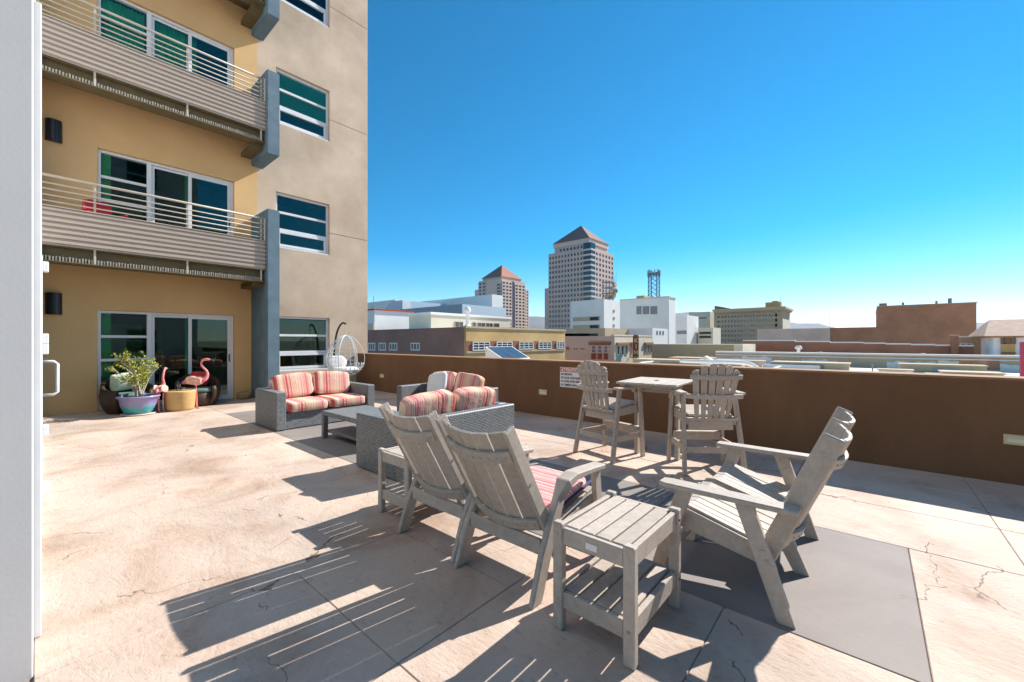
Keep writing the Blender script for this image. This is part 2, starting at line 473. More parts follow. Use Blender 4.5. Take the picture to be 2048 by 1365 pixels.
# step lights in the parapet
SL = [(10.54, 'cream step light in the brown parapet nearest the egg swing'), (4.81, 'cream step light in the brown parapet left of the attention sign'), (-1.12, 'cream step light in the brown parapet at the right edge of the photo')]
for yy, lb in SL:
    t = thing('step_light', lb, 'step light', (6.46, yy, .40), group='step lights set in the parapet')
    m = MB(); m.box(-.014, .0, -.095, .095, 0, .022); m.box(-.014, 0, -.095, .095, .078, .10); m.box(-.014, 0, -.095, -.07, .022, .078); m.box(-.014, 0, .07, .095, .022, .078)
    m.build('trim', 'cream_plastic', t, bev=0)
    bx('lens', 'light_lens', t, -.008, .0, -.07, .07, .022, .078)
    bx('louvre', 'cream_plastic', t, -.013, -.008, -.07, .07, .062, .070)

# attention sign
sg = thing('warning_sign', 'white attention sign with red heading on the brown parapet', 'sign', (6.458, 4.165, .585))
bx('plate', 'sign_white', sg, -.006, 0, -.245, .245, 0, .37, .001)
bx('heading_band', 'sign_red', sg, -.0085, -.006, -.235, .235, .285, .36)
ROT = Matrix.Rotation(R(-90), 4, 'Z') @ Matrix.Rotation(R(90), 4, 'X')
def letters(parent, txt, size, y, z, x, m, bold=.0, sx=1.0):
    me = text_mesh(txt, size, .0012, bold)
    me.transform(Matrix.Translation((x, y, z)) @ ROT @ Matrix.Diagonal((sx, 1, 1, 1)))
    return mesh_obj('lettering', me, m, parent)
letters(sg, "ATTENTION", .078, .215, .297, -.0095, 'sign_white', .0028, .93)
for k, tx in enumerate(["NO SMOKING", "NO GLASS CONTAINERS", "NO NOISE AFTER 10PM", "IN COMMON AREA"]):
    letters(sg, tx, .056, .222, .225 - k * .066, -.0072, 'sign_black', .0012, .70)

# ================================================================== FACADE
FY = 12.0; ST = 3.34; TOPZ = 15.2
fac = thing('apartment_building', 'tan stucco apartment building with stacked balconies and white framed windows', 'building', (3.4, 12.2, 0))
def wall_grid(name, m, parent, x0, x1, z0, z1, y0, y1, holes, bev=0):
    xs = sorted(set([x0, x1] + [v for h in holes for v in (h[0], h[1]) if x0 < v < x1]))
    zs = sorted(set([z0, z1] + [v for h in holes for v in (h[2], h[3]) if z0 < v < z1]))
    b = MB()
    # faces only where needed: build a solid with holes from cells, skipping internal faces
    solid = {}
    for i in range(len(xs) - 1):
        for j in range(len(zs) - 1):
            cx, cz = (xs[i] + xs[i+1]) / 2, (zs[j] + zs[j+1]) / 2
            solid[i, j] = not any(h[0] < cx < h[1] and h[2] < cz < h[3] for h in holes)
    for (i, j), s_ in solid.items():
        if not s_: continue
        X0, X1, Z0, Z1 = xs[i], xs[i+1], zs[j], zs[j+1]
        b.add([(X0,y0,Z0),(X1,y0,Z0),(X1,y0,Z1),(X0,y0,Z1)], [(0,1,2,3)])
        b.add([(X0,y1,Z0),(X1,y1,Z0),(X1,y1,Z1),(X0,y1,Z1)], [(3,2,1,0)])
        if not solid.get((i-1, j), False): b.add([(X0,y0,Z0),(X0,y1,Z0),(X0,y1,Z1),(X0,y0,Z1)], [(3,2,1,0)])
        if not solid.get((i+1, j), False): b.add([(X1,y0,Z0),(X1,y1,Z0),(X1,y1,Z1),(X1,y0,Z1)], [(0,1,2,3)])
        if not solid.get((i, j-1), False): b.add([(X0,y0,Z0),(X1,y0,Z0),(X1,y1,Z0),(X0,y1,Z0)], [(3,2,1,0)])
        if not solid.get((i, j+1), False): b.add([(X0,y0,Z1),(X1,y0,Z1),(X1,y1,Z1),(X0,y1,Z1)], [(0,1,2,3)])
    return b.build(name, m, parent, bev, world=True)
door_holes = [(.80, 3.22, -.02 + k * ST, 2.09 + k * ST) for k in range(4)]
win_holes = [(4.18, 5.63, .62 + k * ST, 2.12 + k * ST) for k in range(4)]
wall_grid('bay_wall', 'stucco_tan_shaded', fac, -.25, 3.72, -.3, TOPZ, FY, FY + .25, door_holes)
# right bay, one wall panel per storey with a recessed joint between
zc = [-.3, 4.62 - ST, 4.62, 4.62 + ST, 4.62 + 2 * ST, TOPZ]
zc = [-.3, 4.62, 4.62 + ST, 4.62 + 2 * ST, TOPZ]
for j in range(len(zc) - 1):
    hs = [h for h in win_holes if h[2] < zc[j+1] and h[3] > zc[j]]
    wall_grid('wall_panel', 'stucco_tan', fac, 3.72, 6.84, zc[j] + .008, zc[j+1] - .008, FY, FY + .25, hs)
for k in range(3):
    for (a, c) in ((3.70, 4.175), (5.635, 6.82)):
        bx('joint_backing', 'stucco_brown', fac, a, c, FY + .015, FY + .2, 4.60 + k * ST, 4.64 + k * ST, world=True)
# rest of the block behind
bx('end_wall', 'stucco_tan', fac, 6.59, 6.838, FY + .25, 24, -10, TOPZ, world=True)
bx('roof', 'stucco_grey', fac, -.25, 6.59, FY + .25, 24, TOPZ - .3, TOPZ - .1, world=True)
bx('lower_wall', 'stucco_tan', fac, 3.0, 6.836, FY + .02, FY + .24, -10, -.31, world=True)
# rooms behind the glass
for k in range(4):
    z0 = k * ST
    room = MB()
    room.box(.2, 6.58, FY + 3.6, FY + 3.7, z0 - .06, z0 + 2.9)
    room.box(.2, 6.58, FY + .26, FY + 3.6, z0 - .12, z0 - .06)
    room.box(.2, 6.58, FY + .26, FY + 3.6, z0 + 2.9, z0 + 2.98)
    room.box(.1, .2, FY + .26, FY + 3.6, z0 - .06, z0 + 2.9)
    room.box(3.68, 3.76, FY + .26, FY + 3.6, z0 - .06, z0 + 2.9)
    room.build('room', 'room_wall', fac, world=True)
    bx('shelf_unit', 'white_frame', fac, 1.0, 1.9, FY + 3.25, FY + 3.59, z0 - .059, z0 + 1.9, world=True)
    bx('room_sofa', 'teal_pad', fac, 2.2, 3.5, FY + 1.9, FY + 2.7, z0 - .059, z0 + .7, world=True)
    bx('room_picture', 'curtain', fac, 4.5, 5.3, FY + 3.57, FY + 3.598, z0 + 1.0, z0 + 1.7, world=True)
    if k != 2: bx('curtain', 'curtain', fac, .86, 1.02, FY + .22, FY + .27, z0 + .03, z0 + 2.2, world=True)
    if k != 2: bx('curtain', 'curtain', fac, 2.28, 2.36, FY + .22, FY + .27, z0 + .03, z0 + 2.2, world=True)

def frame_rect(b, x0, x1, z0, z1, w, y0, y1):
    b.box(x0, x1, y0, y1, z0, z0 + w); b.box(x0, x1, y0, y1, z1 - w, z1)
    b.box(x0, x0 + w, y0, y1, z0 + w, z1 - w); b.box(x1 - w, x1, y0, y1, z0 + w, z1 - w)
def win(k):
    z0 = .62 + k * ST; z1 = z0 + 1.5; x0, x1 = 4.18, 5.63
    ya, yb = FY + .09, FY + .16
    b = MB(); frame_rect(b, x0 + .002, x1 - .002, z0 + .002, z1 - .002, .055, ya, yb)
    o = b.build('window', 'white_frame', fac, .004, world=True)
    h3 = (z1 - z0 - .11) / 3
    for q in (1, 2):
        zz = z0 + .055 + h3 * q
        bx('window_rail', 'white_frame', o, x0 + .058, x1 - .058, ya - .004, yb, zz - .03, zz + .03, .004)
    b = MB(); frame_rect(b, x0 + .065, x1 - .065, z0 + .065, z0 + .055 + h3 - .035, .06, ya - .015, yb - .005)
    b.build('sash', 'white_frame', o, .004)
    for q in range(3):
        g0 = z0 + .055 + h3 * q + .02; g1 = z0 + .055 + h3 * (q + 1) - .02
        bx('pane', 'glass', o, x0 + .05, x1 - .05, FY + .128, FY + .134, g0, g1)
    bx('window_sill', 'white_frame', o, x0 + .002, x1 - .002, FY + .01, ya, z0 + .002, z0 + .03, .003)
    if k == 2:
        b = MB()
        zz = z0 + .55
        while zz < z1 - .06:
            b.box(x0 + .07, x1 - .07, FY + .155, FY + .18, zz, zz + .036); zz += .042
        b.build('blind', 'blind', o)
for k in range(4): win(k)
def door(k):
    z0 = .0 + k * ST; z1 = 2.09 + k * ST; x0, x1 = .80, 3.22
    ya, yb = FY + .07, FY + .17
    b = MB(); frame_rect(b, x0 + .002, x1 - .002, z0 + .001, z1 - .002, .055, ya, yb)
    b.box(1.58, 1.66, ya, yb, z0 + .055, z1 - .055)
    o = b.build('glass_door', 'white_frame', fac, .004, world=True)
    hh = (z1 - z0 - .11) / 4
    for q in (1, 2, 3):
        zz = z0 + .055 + hh * q
        bx('window_rail', 'white_frame', o, .857, 1.578, ya + .004, yb - .004, zz - .028, zz + .028, .004)
    for q in range(4):
        bx('pane', 'glass', o, .85, 1.59, FY + .118, FY + .124, z0 + .055 + hh * q + .02, z0 + .055 + hh * (q + 1) - .02)
    b = MB(); frame_rect(b, 1.665, 2.375, z0 + .058, z1 - .058, .05, ya + .045, yb - .01)
    p = b.build('door_leaf', 'white_frame', o, .004)
    bx('pane', 'glass', p, 1.71, 2.33, FY + .135, FY + .141, z0 + .10, z1 - .10)
    b = MB(); frame_rect(b, 2.315, 3.16, z0 + .058, z1 - .058, .065, ya + .004, ya + .042)
    p = b.build('door_leaf', 'white_frame', o, .004)
    bx('pane', 'glass', p, 2.375, 3.10, FY + .09, FY + .096, z0 + .12, z1 - .12)
    bx('door_handle', 'black_metal', o, 3.115, 3.14, FY + .055, FY + .075, z0 + .93, z0 + 1.12, .004)
    # curtains or things inside
    if k == 2:
        for (a, c) in ((.86, 1.56), (1.70, 2.5)):
            b = MB(); n = 36; vs = []; fs = []
            for i in range(n + 1):
                xx = a + (c - a) * i / n; yy = FY + .24 + .03 * math.sin(i * 1.9) + .015 * math.sin(i * .7)
                vs += [(xx, yy, z0 + .05), (xx, yy, z1 - .06)]
            fs = [(2*i, 2*i+2, 2*i+3, 2*i+1) for i in range(n)]
            b.add(vs, fs); b.build('curtain', 'curtain', o, smooth=True)
for k in range(4): door(k)

# fins beside the balconies
for k in range(4):
    z0 = -.3 if k == 0 else 5.94 + (k - 1) * ST; z1 = 4.62 + k * ST
    MB().box(3.59, 3.87, 10.87, FY, z0, z1).build('fin_wall', 'stucco_blue', fac, .018, world=True, segs=2)
# sconces
for k in range(3):
    zc_ = 2.17 + k * 3.36
    pr = [( .115 * math.cos(a), -.115 * math.sin(a)) for a in [math.pi * i / 12 for i in range(13)]]
    s_ = MB().prism([(.20 + p[0], FY + p[1]) for p in pr], zc_ - .21, zc_ + .21, 'z').build('wall_sconce', 'black_metal', None, .004)
    o = s_
    tag(o, ['black half-round wall sconce left of the ground floor sliding door', 'black half-round wall sconce between the two balconies', 'black half-round wall sconce above the upper balcony'][k], 'wall lamp', 'black wall sconces')

# balconies
BX0, BX1 = -.02, 3.585
def corrugated(x0, x1, z0, z1, yf, n=7, dep_=.032):
    b = MB(); h = (z1 - z0) / n; prof = []
    for i in range(n):
        z = z0 + i * h
        prof += [(yf + dep_, z), (yf + dep_, z + .30 * h), (yf, z + .42 * h), (yf, z + .88 * h)]
    prof += [(yf + dep_, z1)]
    vs = []; fs = []
    for (yy, zz) in prof: vs += [(x0, yy, zz), (x1, yy, zz)]
    for i in range(len(prof) - 1): fs.append((2*i, 2*i+1, 2*i+3, 2*i+2))
    b.add(vs, fs)
    o = len(b.v)
    b.box(x0, x1, yf + dep_ + .003, yf + dep_ + .012, z0, z1)
    return b
bal_lab = ['lower balcony with corrugated grey siding and cream pipe railing', 'middle balcony with corrugated siding directly above the lower one', 'topmost balcony cut by the upper edge of the photo']
for k in range(3):
    dz = k * ST
    t = thing('balcony', bal_lab[k], 'balcony', (1.8, 11.4, 2.86 + dz), group='balconies on the apartment facade')
    Bw = lambda nm, m, *a, bev=0.0: bx(nm, m, t, *a[:4], a[4] + dz, a[5] + dz, bev, world=True)
    corrugated(BX0, BX1 - .004, 3.155 + dz, 3.83 + dz, 10.935).build('siding', 'siding', t, world=True)
    Bw('siding_cap', 'siding', BX0, BX1 - .004, 10.925, 10.979, 3.831, 3.85)
    Bw('deck_slab', 'bronze_steel', BX0, BX1 - .002, 11.02, FY - .002, 3.20, 3.34)
    Bw('soffit_beam', 'bronze_steel', BX0, BX1 - .002, 11.10, 11.16, 2.88, 3.199)
    Bw('channel_flange', 'bronze_steel', BX0, BX1 - .006, 10.94, 11.30, 2.86, 2.879)
    Bw('channel_top', 'bronze_steel', BX0, BX1 - .006, 10.99, 11.099, 3.135, 3.153)
    b = MB(); x = BX0 + .02
    i = 0
    while x < BX1 - .12:
        b.box(x, x + .022, 10.985 + .004 * (i % 3), 11.09, 2.882 + dz, 2.958 + dz + .004 * ((i * 7) % 4)); x += .041; i += 1
    b.build('metal_deck_edge', 'deck_steel', t, world=True)
    Bw('bracket', 'bronze_steel', 3.36, 3.588, 11.15, FY - .002, 2.76, 2.858)
    for xp in (-.0, .70, 2.09, 3.50):
        Bw('rail_post', 'cream_steel', xp - .016, xp + .016, 10.982, 11.014, 2.881, 4.365, bev=.003)
    b = MB().tube([(BX0, 10.985, 4.385 + dz), (3.56, 10.985, 4.385 + dz)], .024, 10).build('top_rail', 'cream_steel', t, smooth=True, world=True)
    for q in range(4):
        zz = 3.93 + q * .105 + dz
        MB().tube([(BX0, 10.966, zz), (3.56, 10.966, zz)], .0125, 8).build('rail', 'cream_steel', t, smooth=True, world=True)
    Bw('end_rail_post', 'cream_steel', 3.545, 3.575, 10.93, 10.96, 3.85, 4.385)
# red chair on the lower balcony
rc = thing('patio_chair', 'red plastic chair on the lower balcony behind the railing', 'chair', (.86, 11.42, 3.34), R(200))
bx('seat', 'red_plastic', rc, -.24, .24, -.22, .24, .42, .45, .01)
MB().prism([(-.24, .45), (.24, .45), (.22, .86), (.12, .90), (-.12, .90), (-.22, .86)], -.26, -.23, 'y').build('backrest', 'red_plastic', rc, .006)
for sx in (-1, 1):
    for sy in (-1, 1): bx('leg', 'red_plastic', rc, sx*.21-.02, sx*.21+.02, sy*.2-.02, sy*.2+.02, 0, .42)
    bx('armrest', 'red_plastic', rc, sx*.26-.025, sx*.26+.025, -.22, .2, .62, .645, .006)
# stone at the foot of the fin
st = MB().pillow(.16, .12, .10, .75, .8, 16, 10, .05, seed=3).build('stone', 'stone', None, smooth=True, loc=(3.38, 11.82, .085))
tag(st, 'rounded tan stone on the floor at the foot of the grey-blue fin', 'stone')

# ================================================================== LEFT WING (storefront seen edge-on)
wing = thing('wing_building', 'pale grey stucco wing with a glazed storefront at the left edge', 'building', (-.6, 4, 0))
bx('end_wall', 'stucco_grey', wing, -4.0, -.014, 2.73, 3.05, -.3, TOPZ, .004, world=True)
bx('upper_wall', 'stucco_grey', wing, -4.0, -.03, 3.05, 11.98, 3.1, TOPZ, world=True)
bx('back_wall', 'room_dark', wing, -3.9, -3.8, 3.05, 11.98, -.3, 3.1, world=True)
bx('ceiling', 'room_wall', wing, -3.8, -.06, 3.05, 11.98, 2.9, 3.09, world=True)
bx('room_floor', 'room_wall', wing, -3.8, -.06, 3.05, 11.98, -.3, -.01, world=True)
for yy, w_ in ((3.06, .06), (4.55, .05), (5.35, .05), (6.35, .05), (7.6, .05), (9.4, .05), (11.2, .05), (11.93, .04)):
    bx('mullion', 'aluminium', wing, -.06, .012, yy, yy + w_, 0.001, 3.099, .004, world=True)
for zz in (.001, 2.2, 3.03):
    bx('transom', 'aluminium', wing, -.055, .004, 3.121, 11.929, zz, zz + .07, .004, world=True)
for a, c in ((3.12, 4.55), (4.6, 5.35), (6.4, 7.6), (7.65, 9.4), (9.45, 11.2), (11.25, 11.93)):
    bx('pane', 'glass', wing, -.03, -.024, a, c, .071, 2.2, world=True)
for a, c in ((3.12, 4.55), (4.6, 5.35), (5.4, 6.35), (6.4, 7.6), (7.65, 9.4), (9.45, 11.2)):
    bx('pane', 'glass', wing, -.03, -.024, a, c, 2.271, 3.03, world=True)
b = MB()
b.box(-.034, .026, 5.41, 5.50, .012, 2.19); b.box(-.034, .026, 6.25, 6.34, .012, 2.19); b.box(-.034, .026, 5.501, 6.249, .012, .14); b.box(-.034, .026, 5.501, 6.249, 2.09, 2.19)
dl = b.build('entrance_door', 'aluminium', wing, .004, world=True)
bx('pane', 'glass', dl, -.006, 0, 5.50, 6.25, .14, 2.09)
pth = [(.026, 6.06, .92), (.10, 6.06, .92), (.125, 6.06, .945), (.125, 6.06, 1.22), (.10, 6.06, 1.245), (.026, 6.06, 1.245)]
MB().tube(pth, .014, 8).build('door_handle', 'white_frame', dl, smooth=True)
for zz in (.12, .62, 1.33, 1.42, 2.05):
    bx('hinge', 'white_frame', dl, .026, .062, 5.43, 5.50, zz, zz + .09, .005)

# opposite wing behind the camera (seen in the glass)
sw = thing('south_wing', 'grey stucco wing facing the balconies across the terrace', 'building', (2, -9.2, 0))
holes = [(x_, x_ + 1.5, .7 + k * ST, 2.2 + k * ST) for x_ in (-3.0, 0.2, 3.4) for k in range(4)]
wall_grid('wall', 'stucco_grey', sw, -6, 6.84, -.3, TOPZ, -9.25, -9.0, holes)
bx('inner_wall', 'room_dark', sw, -6, 6.8, -9.7, -9.6, -.3, TOPZ, world=True)
for h in holes:
    b = MB(); frame_rect(b, h[0] + .002, h[1] - .002, h[2] + .002, h[3] - .002, .06, -9.2, -9.1)
    b.box(h[0] + .06, h[1] - .06, -9.19, -9.11, (h[2] + h[3]) / 2 - .03, (h[2] + h[3]) / 2 + .03)
    o = b.build('window', 'white_frame', sw, world=True)
    bx('pane', 'glass', o, h[0] + .05, h[1] - .05, -9.16, -9.15, h[2] + .05, h[3] - .05)

# ================================================================== FURNITURE
def square_pillow(a, c, seed=0):
    """standing square pillow, thin at its seams and corners"""
    return MB().pillow(a, a, c, .95, .38, 36, 14, .025, Matrix.Rotation(R(90), 4, 'X'), seed)
# ---- wicker loveseats
def loveseat(name, label, loc, rz, W=1.72, D=.98, group='wicker loveseats with striped cushions'):
    t = thing(name, label, 'sofa', loc, rz, group)
    w = W / 2; d = D / 2
    arm = [(-.075, 0), (.075, 0), (.075, .62), (-.075, .62)]
    bx('base', 'wicker', t, -w + .148, w - .148, -d + .15, d - .03, .012, .27, .008)
    bx('back', 'wicker', t, -w + .002, w - .002, -d, -d + .148, .012, .62, .012)
    for s in (-1, 1):
        x0, x1 = (w - .15, w) if s > 0 else (-w, -w + .15)
        bx('arm', 'wicker', t, x0, x1, -d + .15, d, .012, .62, .012)
    for sx in (-1, 1):
        for sy in (-1, 1): bx('foot', 'black_metal', t, sx*(w-.08)-.025, sx*(w-.08)+.025, sy*(d-.08)-.025, sy*(d-.08)+.025, 0, .0118)
    cw = (W - .31) / 4
    for i, s in enumerate((-1, 1)):
        o = MB().pillow(cw - .004, (D - .17) / 2 + .02, .085, .28, .28, 40, 16, .012, seed=i + 3).build('seat_cushion', 'stripe_cushion', t, smooth=True, loc=(s * cw, .085, .352))
        o2 = MB().pillow(cw - .01, .105, .215, .40, .40, 40, 18, .025, seed=i + 11).build('back_cushion', 'stripe_cushion', t, smooth=True, loc=(s * cw, -d + .265, .645))
        o2.rotation_euler = (R(13), R(3 * s), R(2 * s))
    return t
# rotation: local +y is the way the sofa faces
loveseat('wicker_loveseat', 'grey wicker loveseat with pink striped cushions beside the grey-blue fin', (3.34, 7.60, 0), R(180))
loveseat('wicker_loveseat', 'grey wicker loveseat seen from behind, nearest the lounge chairs', (3.26, 4.00, 0), R(0), D=.94)
loveseat('wicker_loveseat', 'grey wicker loveseat with a white throw pillow against the parapet', (4.86, 5.80, 0), R(90), W=1.66, D=1.0)
pw = square_pillow(.23, .085, 5).build('throw_pillow', 'cushion_white', None, smooth=True, loc=(4.76, 5.95, .655))
pw.rotation_euler = (R(20), R(12), R(97)); tag(pw, 'white throw pillow leaning on the striped back cushion by the parapet', 'pillow')

# ---- wicker coffee table
t = thing('coffee_table', 'low grey wicker coffee table with a lower shelf between the loveseats', 'table', (3.13, 5.55, 0))
bx('tabletop', 'wicker', t, -.36, .36, -.62, .62, .345, .41, .008)
bx('shelf', 'wicker', t, -.30, .30, -.56, .56, .085, .125, .005)
for sx in (-1, 1):
    for sy in (-1, 1): bx('leg', 'wicker', t, sx*.325-.035, sx*.325+.035, sy*.585-.035, sy*.585+.035, 0, .3445, .004)

# ---- slatted side tables
def side_table(label, loc, plate=False):
    t = thing('side_table', label, 'table', loc, 0, 'slatted grey side tables')
    LX, LY, H = .275, .19, .53
    for sx in (-1, 1):
        for sy in (-1, 1):
            bx('leg', 'lumber', t, sx*LX-.022, sx*LX+.022, sy*LY-.028, sy*LY+.028, 0, H + .006, .006)
    for zz, nm in ((H - .012, 'top'), (.20, 'shelf')):
        for sy in (-1, 1):
            bx(nm + '_rail', 'lumber', t, -LX + .0225, LX - .0225, sy*LY-.014, sy*LY+.014, zz - .085, zz + .004, .004)
        for sx in (-1, 1):
            bx(nm + '_apron', 'lumber', t, sx*(LX)-.014, sx*(LX)+.014, -LY + .0285, LY - .0285, zz - .085, zz - .004, .004)
        n = 4; w0 = -LY + .02; pitch = (2 * LY - .04) / n
        for i in range(n):
            a = w0 + pitch * i
            bx(nm + '_slat', 'lumber', t, -LX + .017, LX - .017, a + .005, a + pitch - .005, zz - .024, zz, .004)
    if plate: bx('name_plate', 'sign_white', t, -LX - .0245 + .008, -LX - .0145, -.03, .03, H - .075, H - .045)
    for sy in (-1, 1):
        for zz in (H - .05, .16):
            MB().tube([(-LX - .0225, sy*LY, zz), (-LX - .026, sy*LY, zz)], .007, 8).build('bolt', 'bolt', t)
            MB().tube([(LX - .012, -LY - .0285, zz), (LX - .012, -LY - .032, zz)], .007, 8).build('bolt', 'bolt', t)
    return t
side_table('slatted grey side table in the foreground between the facing chairs', (2.005, .995, 0), True)
side_table('slatted grey side table between the lounge chair and the wicker loveseat', (2.19, 2.94, 0))

# ---- curved slat helper: planks that follow an arc across the width
def back_slats(t, n, xc, width, y0, z0, y1, z1, sag, thick=.022, fan=0.0, tops=None, gap=.008, name='back_slat'):
    """slats run from (y0,z0) bottom to (y1,z1) top; sag bows them away from the sitter in the middle"""
    d = Vector((0, y1 - y0, z1 - z0)); L = d.length; d.normalize()
    nrm = Vector((0, d.z, -d.y))                 # towards the sitter (+y)
    for i in range(n):
        u = (i + .5) / n * 2 - 1
        pw_ = width / n
        wb = pw_ * (1 - fan) - gap; wt = pw_ * (1 + fan) - gap
        xb = xc + u * width / 2 * (1 - fan); xt = xc + u * width / 2 * (1 + fan)
        slope = 2 * u * sag / (width / 2)          # dy/dx of the bow
        an = math.atan(slope)
        off = -sag * (1 - u * u)
        top = L - (tops[i] if tops else 0)
        s = Vector((math.cos(an), 0, 0)) + nrm * math.sin(an)
        nn = nrm * math.cos(an) - Vector((1, 0, 0)) * math.sin(an)
        base = Vector((0, y0, z0)) + nrm * off
        k = (top / L)
        xm = xb + (xt - xb) * k
        cb_ = base + Vector((xb, 0, 0)); ct = base + d * top + Vector((xm, 0, 0))
        wtk = wb + (wt - wb) * k
        el = sr = 0.0
        if tops:                                  # rounded outline: the outer corner of an outer slat is cut
            nxt = tops[i+1] if i + 1 < n else tops[i] + .05
            prv = tops[i-1] if i > 0 else tops[i] + .05
            el = max(0, prv - tops[i]) * .5; sr = max(0, nxt - tops[i]) * .5
        vs = []
        for h in (thick / 2, -thick / 2):
            vs += [cb_ - s * wb / 2 + nn * h, cb_ + s * wb / 2 + nn * h, ct + s * wtk / 2 + nn * h - d * sr, ct + d * .002 * (1 if tops else 0) + nn * h, ct - s * wtk / 2 + nn * h - d * el]
        MB().add(vs, [(0,1,2,3,4), (9,8,7,6,5), (0,5,6,1), (1,6,7,2), (2,7,8,3), (3,8,9,4), (4,9,5,0)]).build(name, 'lumber', t, .003)
def screws(t, xc, width, n, y, z, tilt, sag, th):
    d = Vector((0, -math.sin(tilt), math.cos(tilt))); nrm = Vector((0, math.cos(tilt), math.sin(tilt)))
    b = MB()
    for i in range(n):
        for e in (-.25, .25):
            u = (i + .5 + e) / n * 2 - 1
            c = Vector((xc + u * width / 2, y, z)) + nrm * (-sag * (1 - u * u) - th)
            b.tube([c, c - nrm * .003], .0055, 6)
    return b.build('screw_heads', 'bolt', t)
def batten(t, xc, width, y, z, tilt, sag, w=.065, th=.024, name='batten', ext=0.0):
    """curved cross piece behind the slats"""
    d = Vector((0, -math.sin(tilt), math.cos(tilt))); nrm = Vector((0, math.cos(tilt), math.sin(tilt)))
    n = 10; vs = []; fs = []
    for i in range(n + 1):
        u = i / n * 2 - 1
        c = Vector((xc + u * (width / 2 + ext), y, z)) + nrm * (-sag * (1 - min(1, u * u)))
        for a, h in ((-w/2, 0), (w/2, 0), (w/2, -th), (-w/2, -th)): vs.append(c + d * a + nrm * h)
    for i in range(n):
        for k in range(4): fs.append((4*i+k, 4*i+(k+1) % 4, 4*i+4+(k+1) % 4, 4*i+4+k))
    fs += [(0, 1, 2, 3), tuple(4*n + k for k in (3, 2, 1, 0))]
    b = MB().add(vs, fs).build(name, 'lumber', t, .003)
    return b

# ---- wave-backed double seat (faces local +y)
def double_seat(label, loc, rz):
    t = thing('double_lounge_chair', label, 'chair', loc, rz)
    XS = (-.60, 0, .60)
    b0 = (-.155, .33); b1 = (-.43, .965)          # back bottom and top (y,z)
    tilt = math.atan2(b0[0] - b1[0], b1[1] - b0[1])
    for i, x in enumerate(XS):
        s = -1 if i == 0 else (1 if i == 2 else 0)
        xo = x + .012 * s
        th = .02
        # rear leg, front leg: flat boards
        MB().prism([(-.095, .575), (-.005, .575), (-.205, 0.0), (-.285, 0.0)], xo - th, xo + th, 'x').build('rear_leg', 'lumber', t, .004) if i != 1 else \
        MB().prism([(-.12, .40), (-.02, .36), (-.205, 0.0), (-.285, 0.0)], xo - th, xo + th, 'x').build('rear_leg', 'lumber', t, .004)
        if i != 1:
            MB().prism([(.215, .575), (.305, .575), (.475, 0.0), (.395, 0.0)], xo - th, xo + th, 'x').build('front_leg', 'lumber', t, .004)
        else:
            MB().prism([(.27, .36), (.35, .39), (.475, 0.0), (.395, 0.0)], xo - th, xo + th, 'x').build('front_leg', 'lumber', t, .004)
        # seat rail
        xi = x - .031 * s if s else x + .041
        MB().prism([(-.20, .235), (-.17, .335), (.28, .452), (.335, .44), (.335, .34)], xi - .011, xi + .0105, 'x').build('seat_rail', 'lumber', t, .004)
        # stile of the back
        xs_ = x - .053 * s if s else x
        d = Vector((b1[0] - b0[0], b1[1] - b0[1])); d.normalize(); n_ = Vector((d.y, -d.x))
        p0 = Vector(b0) - d * .05; p1 = Vector(b1) + d * .01
        MB().prism([tuple(p0 - n_ * .050), tuple(p0 + n_ * .045), tuple(p1 + n_ * .045), tuple(p1 - n_ * .050)], xs_ - .0115, xs_ + .011, 'x').build('back_stile', 'lumber', t, .008)
        if s:
            ya = -.30; yb = .40
            MB().prism([(xo - .055, ya), (xo + .055, ya), (xo + .06, yb - .05), (xo + .045, yb), (xo - .045, yb + .0), (xo - .06, yb - .04)], .576, .604, 'z').build('armrest', 'lumber', t, .006)
        for (yy, zz) in ((-.16, .30), (-.145, .345), (.30, .40)):
            if s: MB().tube([(xo + s * .0205, yy, zz), (xo + s * .025, yy, zz)], .010, 10).build('bolt', 'bolt', t)
    for xc in (-.30, .30):
        back_slats(t, 5, xc, .52, b0[0], b0[1], b1[0], b1[1], .062, .02, gap=.006)
        for f in (.16, .82):
            yy = b0[0] + (b1[0] - b0[0]) * f; zz = b0[1] + (b1[1] - b0[1]) * f
            batten(t, xc, .52, yy - .012, zz - .008, tilt, .062, .06, .022); screws(t, xc, .52, 5, yy - .012, zz - .008, tilt, .062, .022)
        # seat slats run front to back and dip in the middle
        n = 6; wd = .515
        for i in range(n):
            u = (i + .5) / n * 2 - 1
            dz = -.035 * (1 - u * u); an = -math.atan(2 * u * .035 / (wd / 2))
            x = xc + u * wd / 2; hw = wd / n / 2 - .003
            sl = math.tan(-an)
            pts = [(-.165, .335), (.27, .452), (.325, .447), (.35, .415)]
            vs = []; fs = []
            for (yy, zz) in pts:
                for e, h in ((-1, .012), (1, .012), (1, -.010), (-1, -.010)):
                    vs.append((x + e * hw, yy, zz + dz + e * hw * sl + h + .004))
            for j in range(len(pts) - 1):
                for k in range(4): fs.append((4*j+k, 4*j+(k+1) % 4, 4*j+4+(k+1) % 4, 4*j+4+k))
            fs += [(0, 1, 2, 3), tuple(4*(len(pts)-1) + k for k in (3, 2, 1, 0))]
            MB().add(vs, fs).build('seat_slat', 'lumber', t, .003)
        bx('seat_support', 'lumber', t, xc - .255, xc + .255, .26, .285, .30, .405, .003)
        bx('seat_support', 'lumber', t, xc - .255, xc + .255, -.14, -.115, .20, .292, .003)
    bx('front_stretcher', 'lumber', t, -.585, .585, .385, .408, .10, .17, .004)
    return t
double_seat('weathered grey double lounge seat with two wavy slatted backs on the smooth slab', (3.115, .565, 0), 0)

